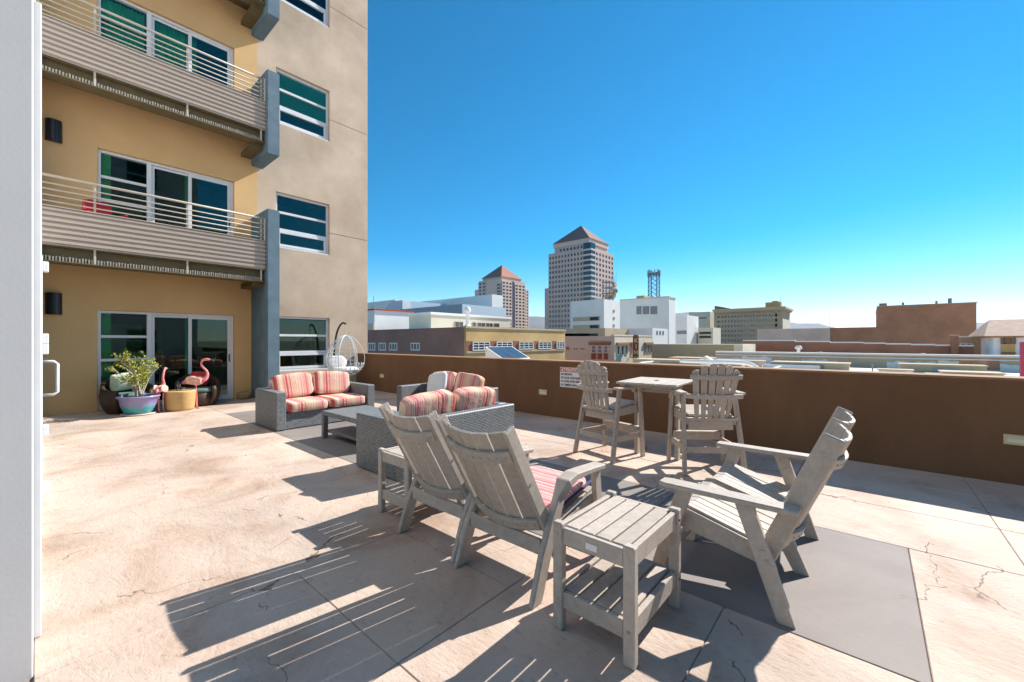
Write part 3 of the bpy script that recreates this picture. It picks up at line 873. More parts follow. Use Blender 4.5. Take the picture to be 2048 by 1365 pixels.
# ---- single lounge chairs with curved arms (face local +y)
def lounge_chair(label, loc, rz, pad=False):
    t = thing('lounge_chair', label, 'chair', loc, rz, 'grey slatted lounge chairs seen from behind')
    b0 = (-.15, .345); b1 = (-.50, .975); W = .50
    tilt = math.atan2(b0[0] - b1[0], b1[1] - b0[1])
    d = Vector((b1[0] - b0[0], b1[1] - b0[1])); d.normalize(); n_ = Vector((d.y, -d.x))
    for s in (-1, 1):
        x = s * .275
        p0 = Vector(b0) - d * .08; p1 = Vector(b1) + d * .012
        MB().prism([tuple(p0 - n_ * .035), tuple(p0 + n_ * .042), tuple(p1 + n_ * .042), tuple(p1 - n_ * .035)], x - .014, x + .013, 'x').build('back_stile', 'lumber', t, .006)
        xo = s * .306
        # rear leg that sweeps up into the arm
        ctr = [(-.315, 0.0), (-.235, .22), (-.15, .40), (-.085, .53), (-.03, .598), (.05, .622), (.20, .618), (.40, .606)]
        hw = [.046, .044, .042, .036, .030, .022, .018, .016]
        up = []; lo = []
        for i, c in enumerate(ctr):
            a = ctr[max(0, i-1)]; b_ = ctr[min(len(ctr)-1, i+1)]
            tx, tz = b_[0]-a[0], b_[1]-a[1]; l = math.hypot(tx, tz); nx, nz = -tz/l, tx/l
            if i == 0: nx, nz = -1, 0
            up.append((c[0]+nx*hw[i], c[1]+nz*hw[i])); lo.append((c[0]-nx*hw[i], c[1]-nz*hw[i]))
        pts = up + lo[::-1]
        n = len(ctr); vs = []; fs = []
        for i in range(n):
            wdt = .017 + (.030 if i >= 4 else .010 * (i / 4))
            for (p, q) in ((up[i], -wdt), (up[i], wdt), (lo[i], wdt), (lo[i], -wdt)): vs.append((xo + q, p[0], p[1]))
        for i in range(n - 1):
            for k in range(4): fs.append((4*i+k, 4*i+(k+1) % 4, 4*i+4+(k+1) % 4, 4*i+4+k))
        fs += [(0, 1, 2, 3), tuple(4*(n-1)+k for k in (3, 2, 1, 0))]
        MB().add(vs, fs).build('arm_frame', 'lumber', t, .006)
        MB().prism([(.30, .598), (.375, .594), (.455, 0.0), (.375, 0.0)], xo - .018, xo + .018, 'x').build('front_leg', 'lumber', t, .005)
        xi = s * .275
        MB().prism([(-.20, .245), (-.19, .32), (.36, .425), (.41, .40), (.40, .33)], xi - .012, xi + .0125, 'x').build('seat_rail', 'lumber', t, .004)
        for (yy, zz) in ((-.16, .33), (-.33, .66)): MB().tube([(x - .0145 * 1.0 if s < 0 else x + .0135, yy - .0, zz), ((x - .0185) if s < 0 else (x + .0175), yy, zz)], .008, 8).build('bolt', 'bolt', t)
    back_slats(t, 5, 0, .515, b0[0], b0[1], b1[0], b1[1], .060, .02, gap=.0035)
    for f in (.10, .80):
        yy = b0[0] + (b1[0] - b0[0]) * f; zz = b0[1] + (b1[1] - b0[1]) * f
        batten(t, 0, .515, yy - .012, zz - .008, tilt, .060, .075, .024); screws(t, 0, .515, 5, yy - .012, zz - .008, tilt, .060, .024)
    n = 6
    for i in range(n):
        f0 = i / n; y0 = -.13 + .53 * f0; y1 = -.13 + .53 * (i + 1) / n - .005
        z0 = .335 + (y0 + .15) * .185
        MB().bar((-.258, (y0 + y1) / 2, z0 + .012), (.258, (y0 + y1) / 2, z0 + .012), y1 - y0, .022, (0, -.18, .98)).build('seat_slat', 'lumber', t, .004)
    bx('rear_stretcher', 'lumber', t, -.285, .285, -.245, -.222, .235, .325, .004)
    bx('front_stretcher', 'lumber', t, -.285, .285, .355, .378, .10, .165, .004)
    return t
ch2 = lounge_chair('grey slatted lounge chair with a pink striped seat pad beside the foreground side table', (2.10, 1.69, 0), R(-90))
lounge_chair('grey slatted lounge chair without a pad, left of the padded one', (2.13, 2.37, 0), R(-90))
pd = MB().pillow(.235, .25, .035, .30, .25, 40, 12, .012, seed=8).build('seat_pad', 'stripe_pad', None, smooth=True, loc=(2.235, 1.69, .448))
pd.rotation_euler = (0, R(-10.5), 0)
tag(pd, 'pink and white striped seat pad lying on the lounge chair', 'cushion')
MB().tube([(-.24, -.253, 0), (.24, -.253, 0)], .010, 8).build('piping', mat_flat('navy', (.03, .04, .09), .8), pd, smooth=True)

# ---- counter-height chairs (face local +y)
def bar_chair(label, loc, rz):
    t = thing('counter_chair', label, 'chair', loc, rz, 'counter-height slatted chairs')
    for s in (-1, 1):
        MB().bar((s * .315, -.30, 0.0), (s * .275, -.13, .862), .060, .036, (1, 0, 0)).build('rear_leg', 'lumber', t, .005)
        MB().bar((s * .315, .26, 0.0), (s * .285, .24, .862), .060, .036, (1, 0, 0)).build('front_leg', 'lumber', t, .005)
        MB().prism([(-.20, .53), (-.20, .61), (.26, .655), (.29, .62), (.27, .55)], s * .252 - .013, s * .252 + .012, 'x').build('seat_rail', 'lumber', t, .004)
        MB().bar((s * .283, -.25, .27), (s * .283, .25, .27), .026, .07).build('side_stretcher', 'lumber', t, .004)
        xo = s * .305
        pts = [(xo - .045, -.24), (xo + .045, -.24), (xo + .06, .10), (xo + .065, .24), (xo + .035, .30), (xo - .035, .30), (xo - .065, .24), (xo - .06, .10)]
        MB().prism(pts, .863, .890, 'z').build('armrest', 'lumber', t, .006)
        MB().prism([(.17, .862), (.235, .862), (.235, .75)], s * .312 - .012, s * .312 + .012, 'x').build('arm_bracket', 'lumber', t, .003)
    bx('rear_stretcher', 'lumber', t, -.285, .285, -.262, -.238, .235, .305, .004)
    bx('footrest', 'lumber', t, -.275, .275, .205, .285, .345, .372, .005)
    bx('footrest_rail', 'lumber', t, -.275, .275, .222, .246, .27, .344, .004)
    bx('rear_apron', 'lumber', t, -.238, .238, -.192, -.168, .475, .575, .004)
    for i in range(5):
        y0 = -.17 + .088 * i
        z0 = .617 + (y0 + .20) * .095
        wdt = .235 if i < 4 else .265
        MB().bar((-wdt, y0 + .04, z0 + .014), (wdt, y0 + .04, z0 + .014), .080, .024, (0, -.095, 1)).build('seat_slat', 'lumber', t, .004)
    bx('seat_back_board', 'lumber', t, -.262, .262, -.245, -.195, .585, .612, .004)
    b0 = (-.20, .60); b1 = (-.345, 1.215)
    tilt = math.atan2(b0[0] - b1[0], b1[1] - b0[1])
    back_slats(t, 6, 0, .455, b0[0], b0[1], b1[0], b1[1], .035, .02, fan=.17, tops=[.075, .022, 0, 0, .022, .075], gap=.019)
    for f, ex in ((.42, .075), (.76, .02)):
        yy = b0[0] + (b1[0] - b0[0]) * f; zz = b0[1] + (b1[1] - b0[1]) * f
        batten(t, 0, .455 * (.83 + .34 * f), yy - .012, zz, tilt, .035, .05, .024, ext=ex)
    return t
bar_chair('tall grey slatted chair in front of the attention sign', (4.80, 2.52, 0), R(-90 - 14))
bar_chair('tall grey slatted chair right of the counter table', (4.98, 1.43, 0), R(-53))
# ---- counter table
t = thing('counter_table', 'tall grey slatted table between the two tall chairs', 'table', (5.09, 2.02, 0), R(4))
n = 6
for i in range(n):
    y0 = -.36 + .12 * i
    bx('top_slat', 'lumber', t, -.43, .43, y0 + .002, y0 + .118, .925, .950, .004)
for sx in (-1, 1): bx('top_cleat', 'lumber', t, sx * .34 - .03, sx * .34 + .03, -.33, .33, .893, .9245, .004)
for sy in (-1, 1):
    bx('leg', 'lumber', t, -.0495, .0495, sy * .25 - .022, sy * .25 + .022, 0, .8925, .006)
    bx('leg_brace', 'lumber', t, -.13, -.0505, sy * .25 - .025, sy * .25 + .025, .80, .8925, .004)
    bx('leg_brace', 'lumber', t, .0505, .13, sy * .25 - .025, sy * .25 + .025, .80, .8925, .004)
    bx('foot', 'lumber', t, .0505, .30, sy * .25 - .025, sy * .25 + .025, 0, .05, .004)
bx('stretcher', 'lumber', t, -.02, .02, -.22, .22, .80, .87, .004)
MB().lathe([(.0, .0), (.028, .0), (.028, .004), (0, .004)], 20, (0.0, 0.0, .9505), cap=False).build('umbrella_cap', 'black_metal', t)

# ---- hanging egg chair
t = thing('egg_swing_chair', 'white wire egg swing chair hanging from a black curved stand by the facade', 'swing chair', (5.60, 11.0, 0), R(2))
P = [(0, .52, .03), (0, .60, .35), (0, .63, .8), (0, .60, 1.25), (0, .50, 1.6), (0, .34, 1.84), (0, .14, 1.95), (0, -.02, 1.92)]
def smooth_path(P, k=6):
    P = [Vector(p) for p in P]; out_ = []
    for i in range(len(P) - 1):
        p0 = P[max(i-1, 0)]; p1 = P[i]; p2 = P[i+1]; p3 = P[min(i+2, len(P)-1)]
        for j in range(k):
            u = j / k
            out_.append(.5 * ((2*p1) + (-p0+p2)*u + (2*p0-5*p1+4*p2-p3)*u*u + (-p0+3*p1-3*p2+p3)*u**3))
    out_.append(P[-1]); return out_
MB().tube(smooth_path(P), .026, 10).build('stand_pole', 'black_metal', t, smooth=True)
MB().tube([(.5 * math.cos(a), .05 + .55 * math.sin(a), .026) for a in [2*math.pi*i/28 for i in range(28)]], .025, 8, True).build('base_ring', 'black_metal', t, smooth=True)
MB().tube([(0, -.02, 1.90), (0, -.02, 1.60)], .010, 6).build('spring', 'white_wire', t)
# egg: opening faces local -y; the shell is behind
EC = Vector((0, -.02, 1.03)); EA, EB, EH = .50, .45, .57
def egg(u, v):
    """u around, v from bottom -90 to top 90"""
    k = 1 - .18 * math.sin(v); u += R(34)
    return EC + Vector((EA * k * math.cos(v) * math.cos(u), EB * k * math.cos(v) * math.sin(u), EH * math.sin(v)))
for i in range(24):
    u = 2 * math.pi * i / 24
    front = math.sin(u) < -.25
    rng_ = [(-85 + 175 * j / 16) for j in range(17)] if (not front or i % 4 == 0) else [(-85 + 65 * j / 8) for j in range(9)]
    MB().tube([egg(u, R(v)) for v in rng_], .0085 if front else .007, 6).build('rib', 'white_wire', t, smooth=True)
for v in (-74, -66, -58, -50, -42, -34, -26, -14, -2, 10, 22, 34, 46, 58, 70):
    arc = [egg(R(a), R(v)) for a in (range(-5, 186, 10) if v > -30 else range(0, 360, 15))]
    MB().tube(arc, .006, 5, closed=(v <= -30)).build('hoop', 'white_wire', t, smooth=True)
MB().tube([egg(R(-8), R(v)) for v in range(-85, 91, 8)] + [egg(R(188), R(v)) for v in range(88, -86, -8)], .014, 8).build('rim', 'white_wire', t, smooth=True)
MB().pillow(.34, .30, .07, .7, .8, 24, 12, .04, seed=2).build('seat_cushion', 'cushion_white', t, smooth=True, loc=(0, -.02, .66))
o = MB().pillow(.26, .06, .20, .7, .6, 24, 12, .05, seed=4).build('back_cushion', 'cushion_grey', t, smooth=True, loc=(-.15, .16, .84))
o.rotation_euler = (R(-14), 0, 0)

# ---- barrel chairs by the sliding door
def barrel(label, loc, rz, sc=1.0):
    t = thing('barrel_chair', label, 'chair', loc, rz, 'dark wicker barrel chairs by the sliding door')
    n = 26; vs = []; fs = []
    levels = [(.0, .30), (.08, .36), (.22, .41), (.36, .42)]
    ring = []
    for i in range(n + 1):
        a = R(-50) + R(280) * i / n          # opening towards -y
        back = .5 - .5 * math.cos(2 * math.pi * i / n)
        ring.append((a, .44 + .26 * back))
    for a, top in ring:
        for z, r in levels + [(top, .40)]:
            vs.append((r * math.cos(a), r * math.sin(a), z))
        for z, r in [(top, .34)] + [(zz, rr - .06) for zz, rr in levels[::-1]]:
            vs.append((r * math.cos(a), r * math.sin(a), z))
    m = 10
    for i in range(n):
        for k in range(m - 1): fs.append((i*m+k, (i+1)*m+k, (i+1)*m+k+1, i*m+k+1))
    fs += [tuple(range(m - 1, -1, -1)), tuple(n*m+k for k in range(m))]
    MB().add(vs, fs).build('shell', 'dark_wicker', t, smooth=True)
    MB().lathe([(.28, 0.004), (.33, .08), (.345, .30)], 28).build('base', 'dark_wicker', t, smooth=True)
    MB().pillow(.32, .32, .05, .5, .9, 28, 10, .01).build('seat_cushion', 'teal_pad', t, smooth=True, loc=(0, -.03, .352))
    return t
barrel('dark brown wicker barrel chair behind the potted plant', (1.20, 11.42, 0), R(12))
barrel('dark wicker barrel chair behind the standing pink flamingo', (2.36, 11.42, 0), R(-10))
p1 = square_pillow(.19, .06, 6).build('throw_pillow', mat('leaf_print', (.74, .73, .66), .9, .0, 22, c2=(.40, .52, .30), detail=1), None, smooth=True, loc=(1.13, 11.50, .615))
p1.rotation_euler = (R(18), R(-6), R(10)); tag(p1, 'white pillow with a green leaf print on the left barrel chair', 'pillow')
p2 = square_pillow(.17, .055, 7).build('throw_pillow', 'red_plastic' if False else mat('red_cloth', (.50, .05, .04), .9, .1, 10), None, smooth=True, loc=(2.42, 11.55, .59))
p2.rotation_euler = (R(18), R(8), R(-8)); tag(p2, 'red pillow on the right barrel chair behind the flamingo', 'pillow')
# drum table with vase
t = tag(MB().lathe([(.22, 0), (.245, .05), (.262, .37), (.270, .40), (.262, .408)], 36, (1.955, 10.93, 0)).build('drum_table', 'drum', None, .0, True), 'tan round drum table between the two pink flamingos', 'table')
v = MB().lathe([(.032, 0), (.05, .03), (.045, .12), (.055, .20), (.049, .20), (.040, .12), (.044, .03), (.0, .02)], 20, (1.93, 10.92, .4085), cap=False).build('glass_vase', 'glass_clear', None, smooth=True)
tag(v, 'clear glass vase standing on the tan drum table', 'vase')

# ---- flamingos
def flamingo(label, loc, rz, sc, path, rads, beak_pts, leg_x):
    t = thing('flamingo_statue', label, 'statue', loc, rz, 'pink flamingo statues')
    t.scale = (sc, sc, sc)
    MB().tube(smooth_path(path, 5), [r for r in interp(rads, 5)], 14).build('body', 'flamingo', t, smooth=True)
    MB().tube(smooth_path(beak_pts, 4), [r for r in interp([.020, .017, .004], 4)], 10).build('beak', 'beak', t, smooth=True)
    for s in (-1, 1):
        w_ = MB().pillow(.15, .02, .085, .7, .8, 20, 10, .04, seed=3).build('wing', 'flamingo_wing', t, smooth=True, loc=(-.03, s * .070, .60))
        w_.rotation_euler = (0, R(14), R(4 * s))
    return t
def interp(a, k):
    o_ = []
    for i in range(len(a) - 1):
        for j in range(k): o_.append(a[i] + (a[i+1] - a[i]) * j / k)
    return o_ + [a[-1]]
bodyP = [(-.26, 0, .54), (-.20, 0, .57), (-.08, 0, .60), (.06, 0, .61), (.14, 0, .62), (.20, 0, .70), (.185, 0, .80), (.12, 0, .88), (.09, 0, .96), (.12, 0, 1.03), (.19, 0, 1.05), (.25, 0, 1.035)]
bodyR = [.004, .04, .080, .084, .055, .030, .023, .020, .019, .022, .029, .018]
f2 = flamingo('tall pink flamingo statue right of the tan drum table', (2.22, 10.90, 0), R(-25), 1.0, bodyP, bodyR, [(.25, 0, 1.035), (.30, 0, 1.015), (.315, 0, .97)], 0)
def legs(t, pts_list):
    for pts in pts_list:
        MB().tube(smooth_path(pts, 4), .0095, 8).build('leg', 'flamingo', t, smooth=True)
        p = Vector(pts[-1])
        b = MB()
        for a in (-35, 0, 35): b.tube([p + Vector((0, 0, .006)), p + Vector((.07 * math.cos(R(a)), .07 * math.sin(R(a)), 0.002))], [.009, .005], 6)
        b.build('foot', 'flamingo', t, smooth=True)
legs(f2, [[(0.0, .03, .53), (-.015, .03, .27), (.0, .03, .012)], [(.0, -.03, .53), (.05, -.03, .40), (.16, -.03, .42), (.05, -.03, .36), (.02, -.03, .34)][:1] + [(.02, -.03, .30), (.03, -.03, .012)]])
bodyP1 = [(-.20, 0, .42), (-.16, 0, .45), (-.06, 0, .48), (.05, 0, .49), (.10, 0, .52), (.11, 0, .60), (.08, 0, .68), (.10, 0, .76), (.14, 0, .84), (.19, 0, .88), (.24, 0, .875)]
bodyR1 = [.004, .035, .070, .070, .042, .025, .020, .018, .018, .026, .017]
f1 = flamingo('small pink flamingo statue between the potted plant and the drum table', (1.63, 10.82, 0), R(60), 1.0, bodyP1, bodyR1, [(.24, 0, .875), (.285, 0, .85), (.295, 0, .81)], 0)
for w_ in [c for c in f1.children if c.name.startswith('wing')]: w_.location.z = .485; w_.scale = (.85, 1, .85)
legs(f1, [[(0.0, .03, .42), (-.02, .03, .22), (.0, .03, .012)], [(.03, -.03, .42), (.01, -.03, .22), (.05, -.03, .012)]])

# ---- potted shrub
def mat_pot():
    m = bpy.data.materials.new('glaze'); m.use_nodes = True
    nt = m.node_tree; n = nt.nodes; L = nt.links; b = n["Principled BSDF"]
    b.inputs["Roughness"].default_value = .22
    tc = n.new("ShaderNodeTexCoord"); sp = n.new("ShaderNodeSeparateXYZ"); L.new(tc.outputs["Object"], sp.inputs[0])
    mp = n.new("ShaderNodeMapping"); mp.inputs["Scale"].default_value = (14, 14, 2); L.new(tc.outputs["Object"], mp.inputs[0])
    no = n.new("ShaderNodeTexNoise"); no.inputs["Scale"].default_value = 1.0; L.new(mp.outputs[0], no.inputs["Vector"])
    ma = n.new("ShaderNodeMath"); ma.operation = 'MULTIPLY_ADD'; ma.inputs[1].default_value = .22; L.new(no.outputs["Fac"], ma.inputs[0]); L.new(sp.outputs['Z'], ma.inputs[2])
    cr = n.new("ShaderNodeValToRGB"); el = cr.color_ramp.elements
    el[0].position = .25; el[0].color = (.05, .33, .36, 1); el[1].position = .33; el[1].color = (.27, .25, .45, 1)
    L.new(ma.outputs[0], cr.inputs[0]); L.new(cr.outputs[0], b.inputs["Base Color"])
    return m
t = thing('potted_shrub', 'leafy yellow-green shrub in a purple and turquoise glazed pot', 'potted plant', (1.30, 10.88, 0))
MB().lathe([(.245, .001), (.27, .012), (.27, .028), (.22, .030)], 32).build('saucer', 'saucer', t, smooth=True)
MB().lathe([(.19, .030), (.22, .06), (.275, .20), (.30, .33), (.335, .345), (.335, .375), (.29, .375), (.28, .33)], 36, cap=False).build('pot', mat_pot(), t, smooth=True)
MB().lathe([(.0, .33), (.285, .335)], 24, cap=False).build('soil', 'soil', t)
rnd = random.Random(5)
tips = []; tr = MB()
for i in range(15):
    a = rnd.uniform(0, 6.28); hh = rnd.uniform(.62, 1.0); sp_ = rnd.uniform(.10, .50)
    p0 = Vector((rnd.uniform(-.04, .04), rnd.uniform(-.04, .04), .32)); p2 = Vector((sp_ * math.cos(a) - .02, sp_ * .8 * math.sin(a), .32 + hh * (.9 if sp_ > .25 else 1)))
    p1_ = p0.lerp(p2, .5) + Vector((rnd.uniform(-.06, .06) - .05 * math.cos(a), rnd.uniform(-.05, .05), .04))
    tr.tube(smooth_path([p0, p1_, p2], 5), interp([.013, .008, .003], 5), 6)
    for k in range(7):
        f = rnd.uniform(.35, 1.0); q = p0.lerp(p1_, min(1, 2*f)) if f < .5 else p1_.lerp(p2, 2*f-1)
        e = q + Vector((rnd.uniform(-.14, .14), rnd.uniform(-.13, .13), rnd.uniform(-.02, .12)))
        tr.tube([q, e], [.004, .0015], 4); tips.append((q, e))
tr.build('trunk', 'bark', t, smooth=True)
lf = MB()
for q, e in tips:
    for k in range(17):
        c = q.lerp(e, rnd.uniform(.2, 1.12)) + Vector((rnd.gauss(0, .022), rnd.gauss(0, .022), rnd.gauss(0, .02)))
        d = Vector((rnd.gauss(0, 1), rnd.gauss(0, 1), rnd.gauss(.2, .7))).normalized(); s_ = d.orthogonal().normalized(); s_.rotate(Quaternion(d, rnd.uniform(0, 6.28)))
        L_ = rnd.uniform(.028, .052); w_ = L_ * .33; nn = d.cross(s_)
        lf.add([c, c + d * L_ * .5 + s_ * w_ + nn * .002, c + d * L_, c + d * L_ * .5 - s_ * w_ + nn * .002], [(0, 1, 2, 3)])
lo = lf.build('foliage', 'leaf', t); lo["kind"] = "stuff"

# ================================================================== CITY BEYOND THE PARAPET
GZ = -10.0
mat('city_ground', (.20, .17, .13), .95, .25, .01, c2=(.26, .22, .15), detail=8)
mat('asphalt', (.055, .054, .052), .9, .2, .4)
mat('hill_rock', (.075, .075, .07), .95, .25, .0012, c2=(.12, .11, .09), detail=8)
mat('white_paint', (.80, .775, .73), .8, .05, .25, .1, 20)
mat('white_roof', (.68, .61, .52), .8, .10, .22, c2=(.84, .80, .73), detail=10)
mat('cream_paint', (.70, .62, .48), .85, .06, .3)
mat('pale_blue_metal', (.55, .62, .68), .5, .05, .1)
mat('slate_metal', (.30, .34, .40), .5, .06, .1)
mat('precast', (.60, .45, .39), .85, .06, .05)
mat('precast_light', (.66, .52, .45), .85, .05, .05)
mat('tower_glass', (.035, .045, .065), .12, .25, .3, spec=.8, objvar=.6)
mat('tower_glass_blue', (.10, .13, .20), .15, .2, .3, spec=.8)
mat('copper_roof', (.37, .18, .13), .95, .10, .08)
mat('copper_dark', (.28, .17, .14), .95, .10, .08)
mat('hotel_stone', (.50, .37, .25), .9, .08, .2)
mat('hotel_trim', (.56, .44, .30), .9, .06, .3)
mat('red_paint', (.50, .04, .03), .6, .08, .5)
mat('pink_plaster', (.72, .54, .42), .9, .08, .3, c2=(.78, .60, .48), detail=8)
mat('kimo_plaster', (.62, .47, .36), .9, .06, .3)
mat('kimo_trim', (.36, .19, .09), .8, .2, 3)
mat('kimo_red', (.27, .07, .035), .7, .15, 2)
mat('kimo_letter', (.80, .55, .20), .6, .05, 3)
mat('tan_concrete', (.52, .40, .27), .9, .08, .3)
mat('olive_wall', (.42, .34, .21), .9, .08, .4)
mat('galvanised', (.56, .58, .60), .45, .10, .8, metal=.3, spec=.5)
mat('grey_metal', (.25, .25, .25), .6, .2, 1.5)
mat('tile_roof', (.47, .30, .21), .85, .15, 1.5)
mat('orange_plaster', (.62, .36, .14), .9, .06, .6)
mat('magenta_paint', (.42, .06, .10), .7, .06, .6)
mat('lattice_blue', (.10, .23, .30), .5, .1, 1)
mat('solar_glass', (.05, .075, .10), .1, .15, .8, spec=.7)
mat('city_glass', (.06, .075, .085), .1, .3, .8, spec=.8)
mat('rust_panel', (.42, .17, .08), .8, .35, .8, c2=(.55, .28, .16), detail=8)
mat('peeling', (.80, .755, .69), .85, .06, .3)
BR_PURP = dict(c1=(.36, .17, .125), c2=(.41, .21, .155), mortar=(.40, .25, .20))
mat_brick('brick_purple_y', axis='y', **BR_PURP)
mat_brick('brick_yellow_x', (.66, .40, .13), (.70, .46, .18), (.64, .46, .25), axis='x')
mat_brick('brick_red_x', (.30, .10, .045), (.35, .13, .06), (.33, .18, .12), axis='x')
mat_brick('brick_big_y', (.50, .22, .11), (.56, .27, .14), (.50, .30, .20), .3, .10, axis='y')
mat_brick('brick_dark_y', (.40, .14, .07), (.46, .18, .09), (.42, .22, .15), axis='y')

struct(MB().box(-25000, 25000, -25000, 25000, GZ - 1, GZ).build('city_ground', 'city_ground', None))
struct(MB().box(9, 17, -400, 400, GZ + .004, GZ + .008).build('street', 'asphalt', None))

# hills on the horizon
def ridge(name, m, px0, px1, dist, prof, depth):
    """prof: list of (px, py) of the skyline"""
    b = MB(); n = 120; vs = []; fs = []
    for i in range(n + 1):
        px = px0 + (px1 - px0) * i / n
        for j in range(len(prof) - 1):
            if prof[j][0] <= px <= prof[j+1][0]:
                f = (px - prof[j][0]) / (prof[j+1][0] - prof[j][0]); f = f * f * (3 - 2 * f); py = prof[j][1] + (prof[j+1][1] - prof[j][1]) * f; break
        else: py = 676
        x, y_ = at(px, dist); z = HC + (681 - py) / 824 * dist
        z += dist * .0006 * (math.sin(i * 1.7) + math.sin(i * .63 + 1)) * (1 if py < 670 else .2)
        for k, (dd, hz) in enumerate(((-.18, 0), (-.07, .45 + .12 * math.sin(i * 1.1)), (0, 1), (depth, .5), (depth * 2, 0))):
            vs.append((x * (1 + dd), y_ * (1 + dd), GZ + (z - GZ) * hz))
    for i in range(n):
        for k in range(4): fs.append((i*5+k, i*5+k+1, (i+1)*5+k+1, (i+1)*5+k))
    return struct(b.add(vs, fs).build(name, m, None, smooth=True))
ridge('hills', 'hill_rock', 700, 3200, 14000, [(700, 650), (900, 640), (1070, 631), (1100, 634), (1250, 640), (1395, 622), (1420, 640), (1585, 643), (1605, 647), (1625, 644), (1680, 655), (1760, 662), (1900, 652), (1960, 645), (2000, 641), (2060, 642), (2250, 655), (2600, 645), (3000, 640), (3200, 670)], .12)

# ---- window helpers: faces 'x' look towards -X (plane x=c), faces 'y' look towards -Y (plane y=c)
def fbox(name, m, parent, face, c, proud, a0, a1, z0, z1, bev=0):
    if face == 'x': return bx(name, m, parent, c - proud, c + .02, a0, a1, z0, z1, bev, world=True)
    return bx(name, m, parent, a0, a1, c - proud, c + .02, z0, z1, bev, world=True)
def fwin(parent, face, c, a0, a1, z0, z1, frame='white_paint', glass='city_glass', w=.08, cols=1, rows=1, proud=.08):
    b = MB()
    def add(p0, p1, q0, q1, pr):
        if face == 'x': b.box(c - pr, c + .02, p0, p1, q0, q1)
        else: b.box(p0, p1, c - pr, c + .02, q0, q1)
    add(a0, a1, z0, z0 + w, proud); add(a0, a1, z1 - w, z1, proud); add(a0, a0 + w, z0 + w, z1 - w, proud); add(a1 - w, a1, z0 + w, z1 - w, proud)
    for i in range(1, cols): xx = a0 + (a1 - a0) * i / cols; add(xx - w * .4, xx + w * .4, z0 + w, z1 - w, proud * .9)
    for i in range(1, rows): zz = z0 + (z1 - z0) * i / rows; add(a0 + w, a1 - w, zz - w * .35, zz + w * .35, proud * .8)
    o = b.build('window', frame, parent, world=True)
    p = fbox('pane', glass, o, face, c, proud * .4, a0 + w * .9, a1 - w * .9, z0 + w * .9, z1 - w * .9)
    p.matrix_parent_inverse = Matrix.Identity(4)
    return o
def block(name, label, cat, x0, x1, y0, y1, z1, m, z0=GZ, group=None, my=None):
    """a box building; my = separate material for the face towards -Y"""
    t = thing(name, label, cat, ((x0 + x1) / 2, (y0 + y1) / 2, z0), group=group)
    bx('wall', m, t, x0, x1, y0 + (.0 if my is None else .3), y1, z0, z1, world=True)
    if my: bx('front_wall', my, t, x0 + .002, x1, y0, y0 + .299, z0, z1 + .002, world=True)
    return t

# ---- A: brick corner office block
cx, cy = at(932, 45)
Ay1 = y_for(cx, 690); Ax1 = x_for(cy, 1130)
zA = z_for(655, cx, cy)
A = block('brick_office', 'purple brick office block with a yellow brick front and a band of windows', 'building', cx, Ax1, cy, Ay1, zA, 'brick_purple_y', my='brick_yellow_x')
bx('cornice', 'tan_concrete', A, cx - .12, Ax1 + .1, cy - .12, cy + .4, zA + .003, zA + .22, world=True)
bx('coping', 'brick_purple_y', A, cx - .05, cx + .4, cy + .401, Ay1, zA + .003, zA + .12, world=True)
bx('roof', 'white_roof', A, cx + .4, Ax1 - .01, cy + .4, Ay1 - .01, zA + .001, zA + .03, world=True)
for (p0, p1) in ((737, 751), (758, 772), (779, 795), (822, 840)):
    a, b_ = y_for(cx, p1), y_for(cx, p0)
    o = fwin(A, 'x', cx, a, b_, z_for(700, cx, (a+b_)/2), z_for(684.5, cx, (a+b_)/2), cols=3, w=.14)
zb0, zb1 = z_for(701.5, cx, cy), z_for(681, cx, cy)
fbox('brick_band', 'brick_red_x', A, 'y', cy, .03, cx + .01, Ax1, zb0, zb1)
fbox('sill_course', 'tan_concrete', A, 'y', cy, .12, cx + .01, Ax1, zb0 - .22, zb0 - .003)
for (p0, p1) in ((944, 978), (992, 1023), (1037, 1065), (1076, 1101), (1112, 1128)):
    a, b_ = x_for(cy, p0), x_for(cy, p1)
    fwin(A, 'y', cy - .03, a, b_, zb0 + .05, zb1 - .08, cols=3, rows=3, w=.09, proud=.14)
# penthouse on its roof
px_, py_ = at(862, 62)
zP = z_for(627.5, px_, py_); P1 = x_for(py_, 1021)
pent = block('cream_penthouse', 'long low cream penthouse rising behind the brick office block', 'building', px_, P1, py_, y_for(px_, 818), zP, 'cream_paint')
bx('roof_edge', 'white_paint', pent, px_ - .15, P1 + .15, py_ - .15, y_for(px_, 818) + .1, zP + .001, zP + .35, world=True)
for (p0, p1, kind) in ((909, 926, 0), (945, 951, 1), (954, 970, 0), (971, 985, 0), (988, 998, 2)):
    a, b_ = x_for(py_, p0), x_for(py_, p1)
    fwin(pent, 'y', py_, a, b_, zP - 3.0, zP - .9, frame=('tan_concrete', 'grey_metal', 'kimo_trim')[kind], cols=2 if kind != 1 else 1, proud=.1)
# vent stack on its roof
t = thing('roof_vent', 'white roof vent stack standing in front of the slate grey hall', 'vent', (*at(935, 58), zA))
MB().lathe([(.25, 0), (.25, 2.6), (.45, 2.7), (.45, 3.1), (.2, 3.4)], 14).build('stack', 'white_paint', t, smooth=True)
MB().lathe([(.8, 0), (.9, .3), (.3, .9)], 14).build('dome', 'white_paint', t, smooth=True)

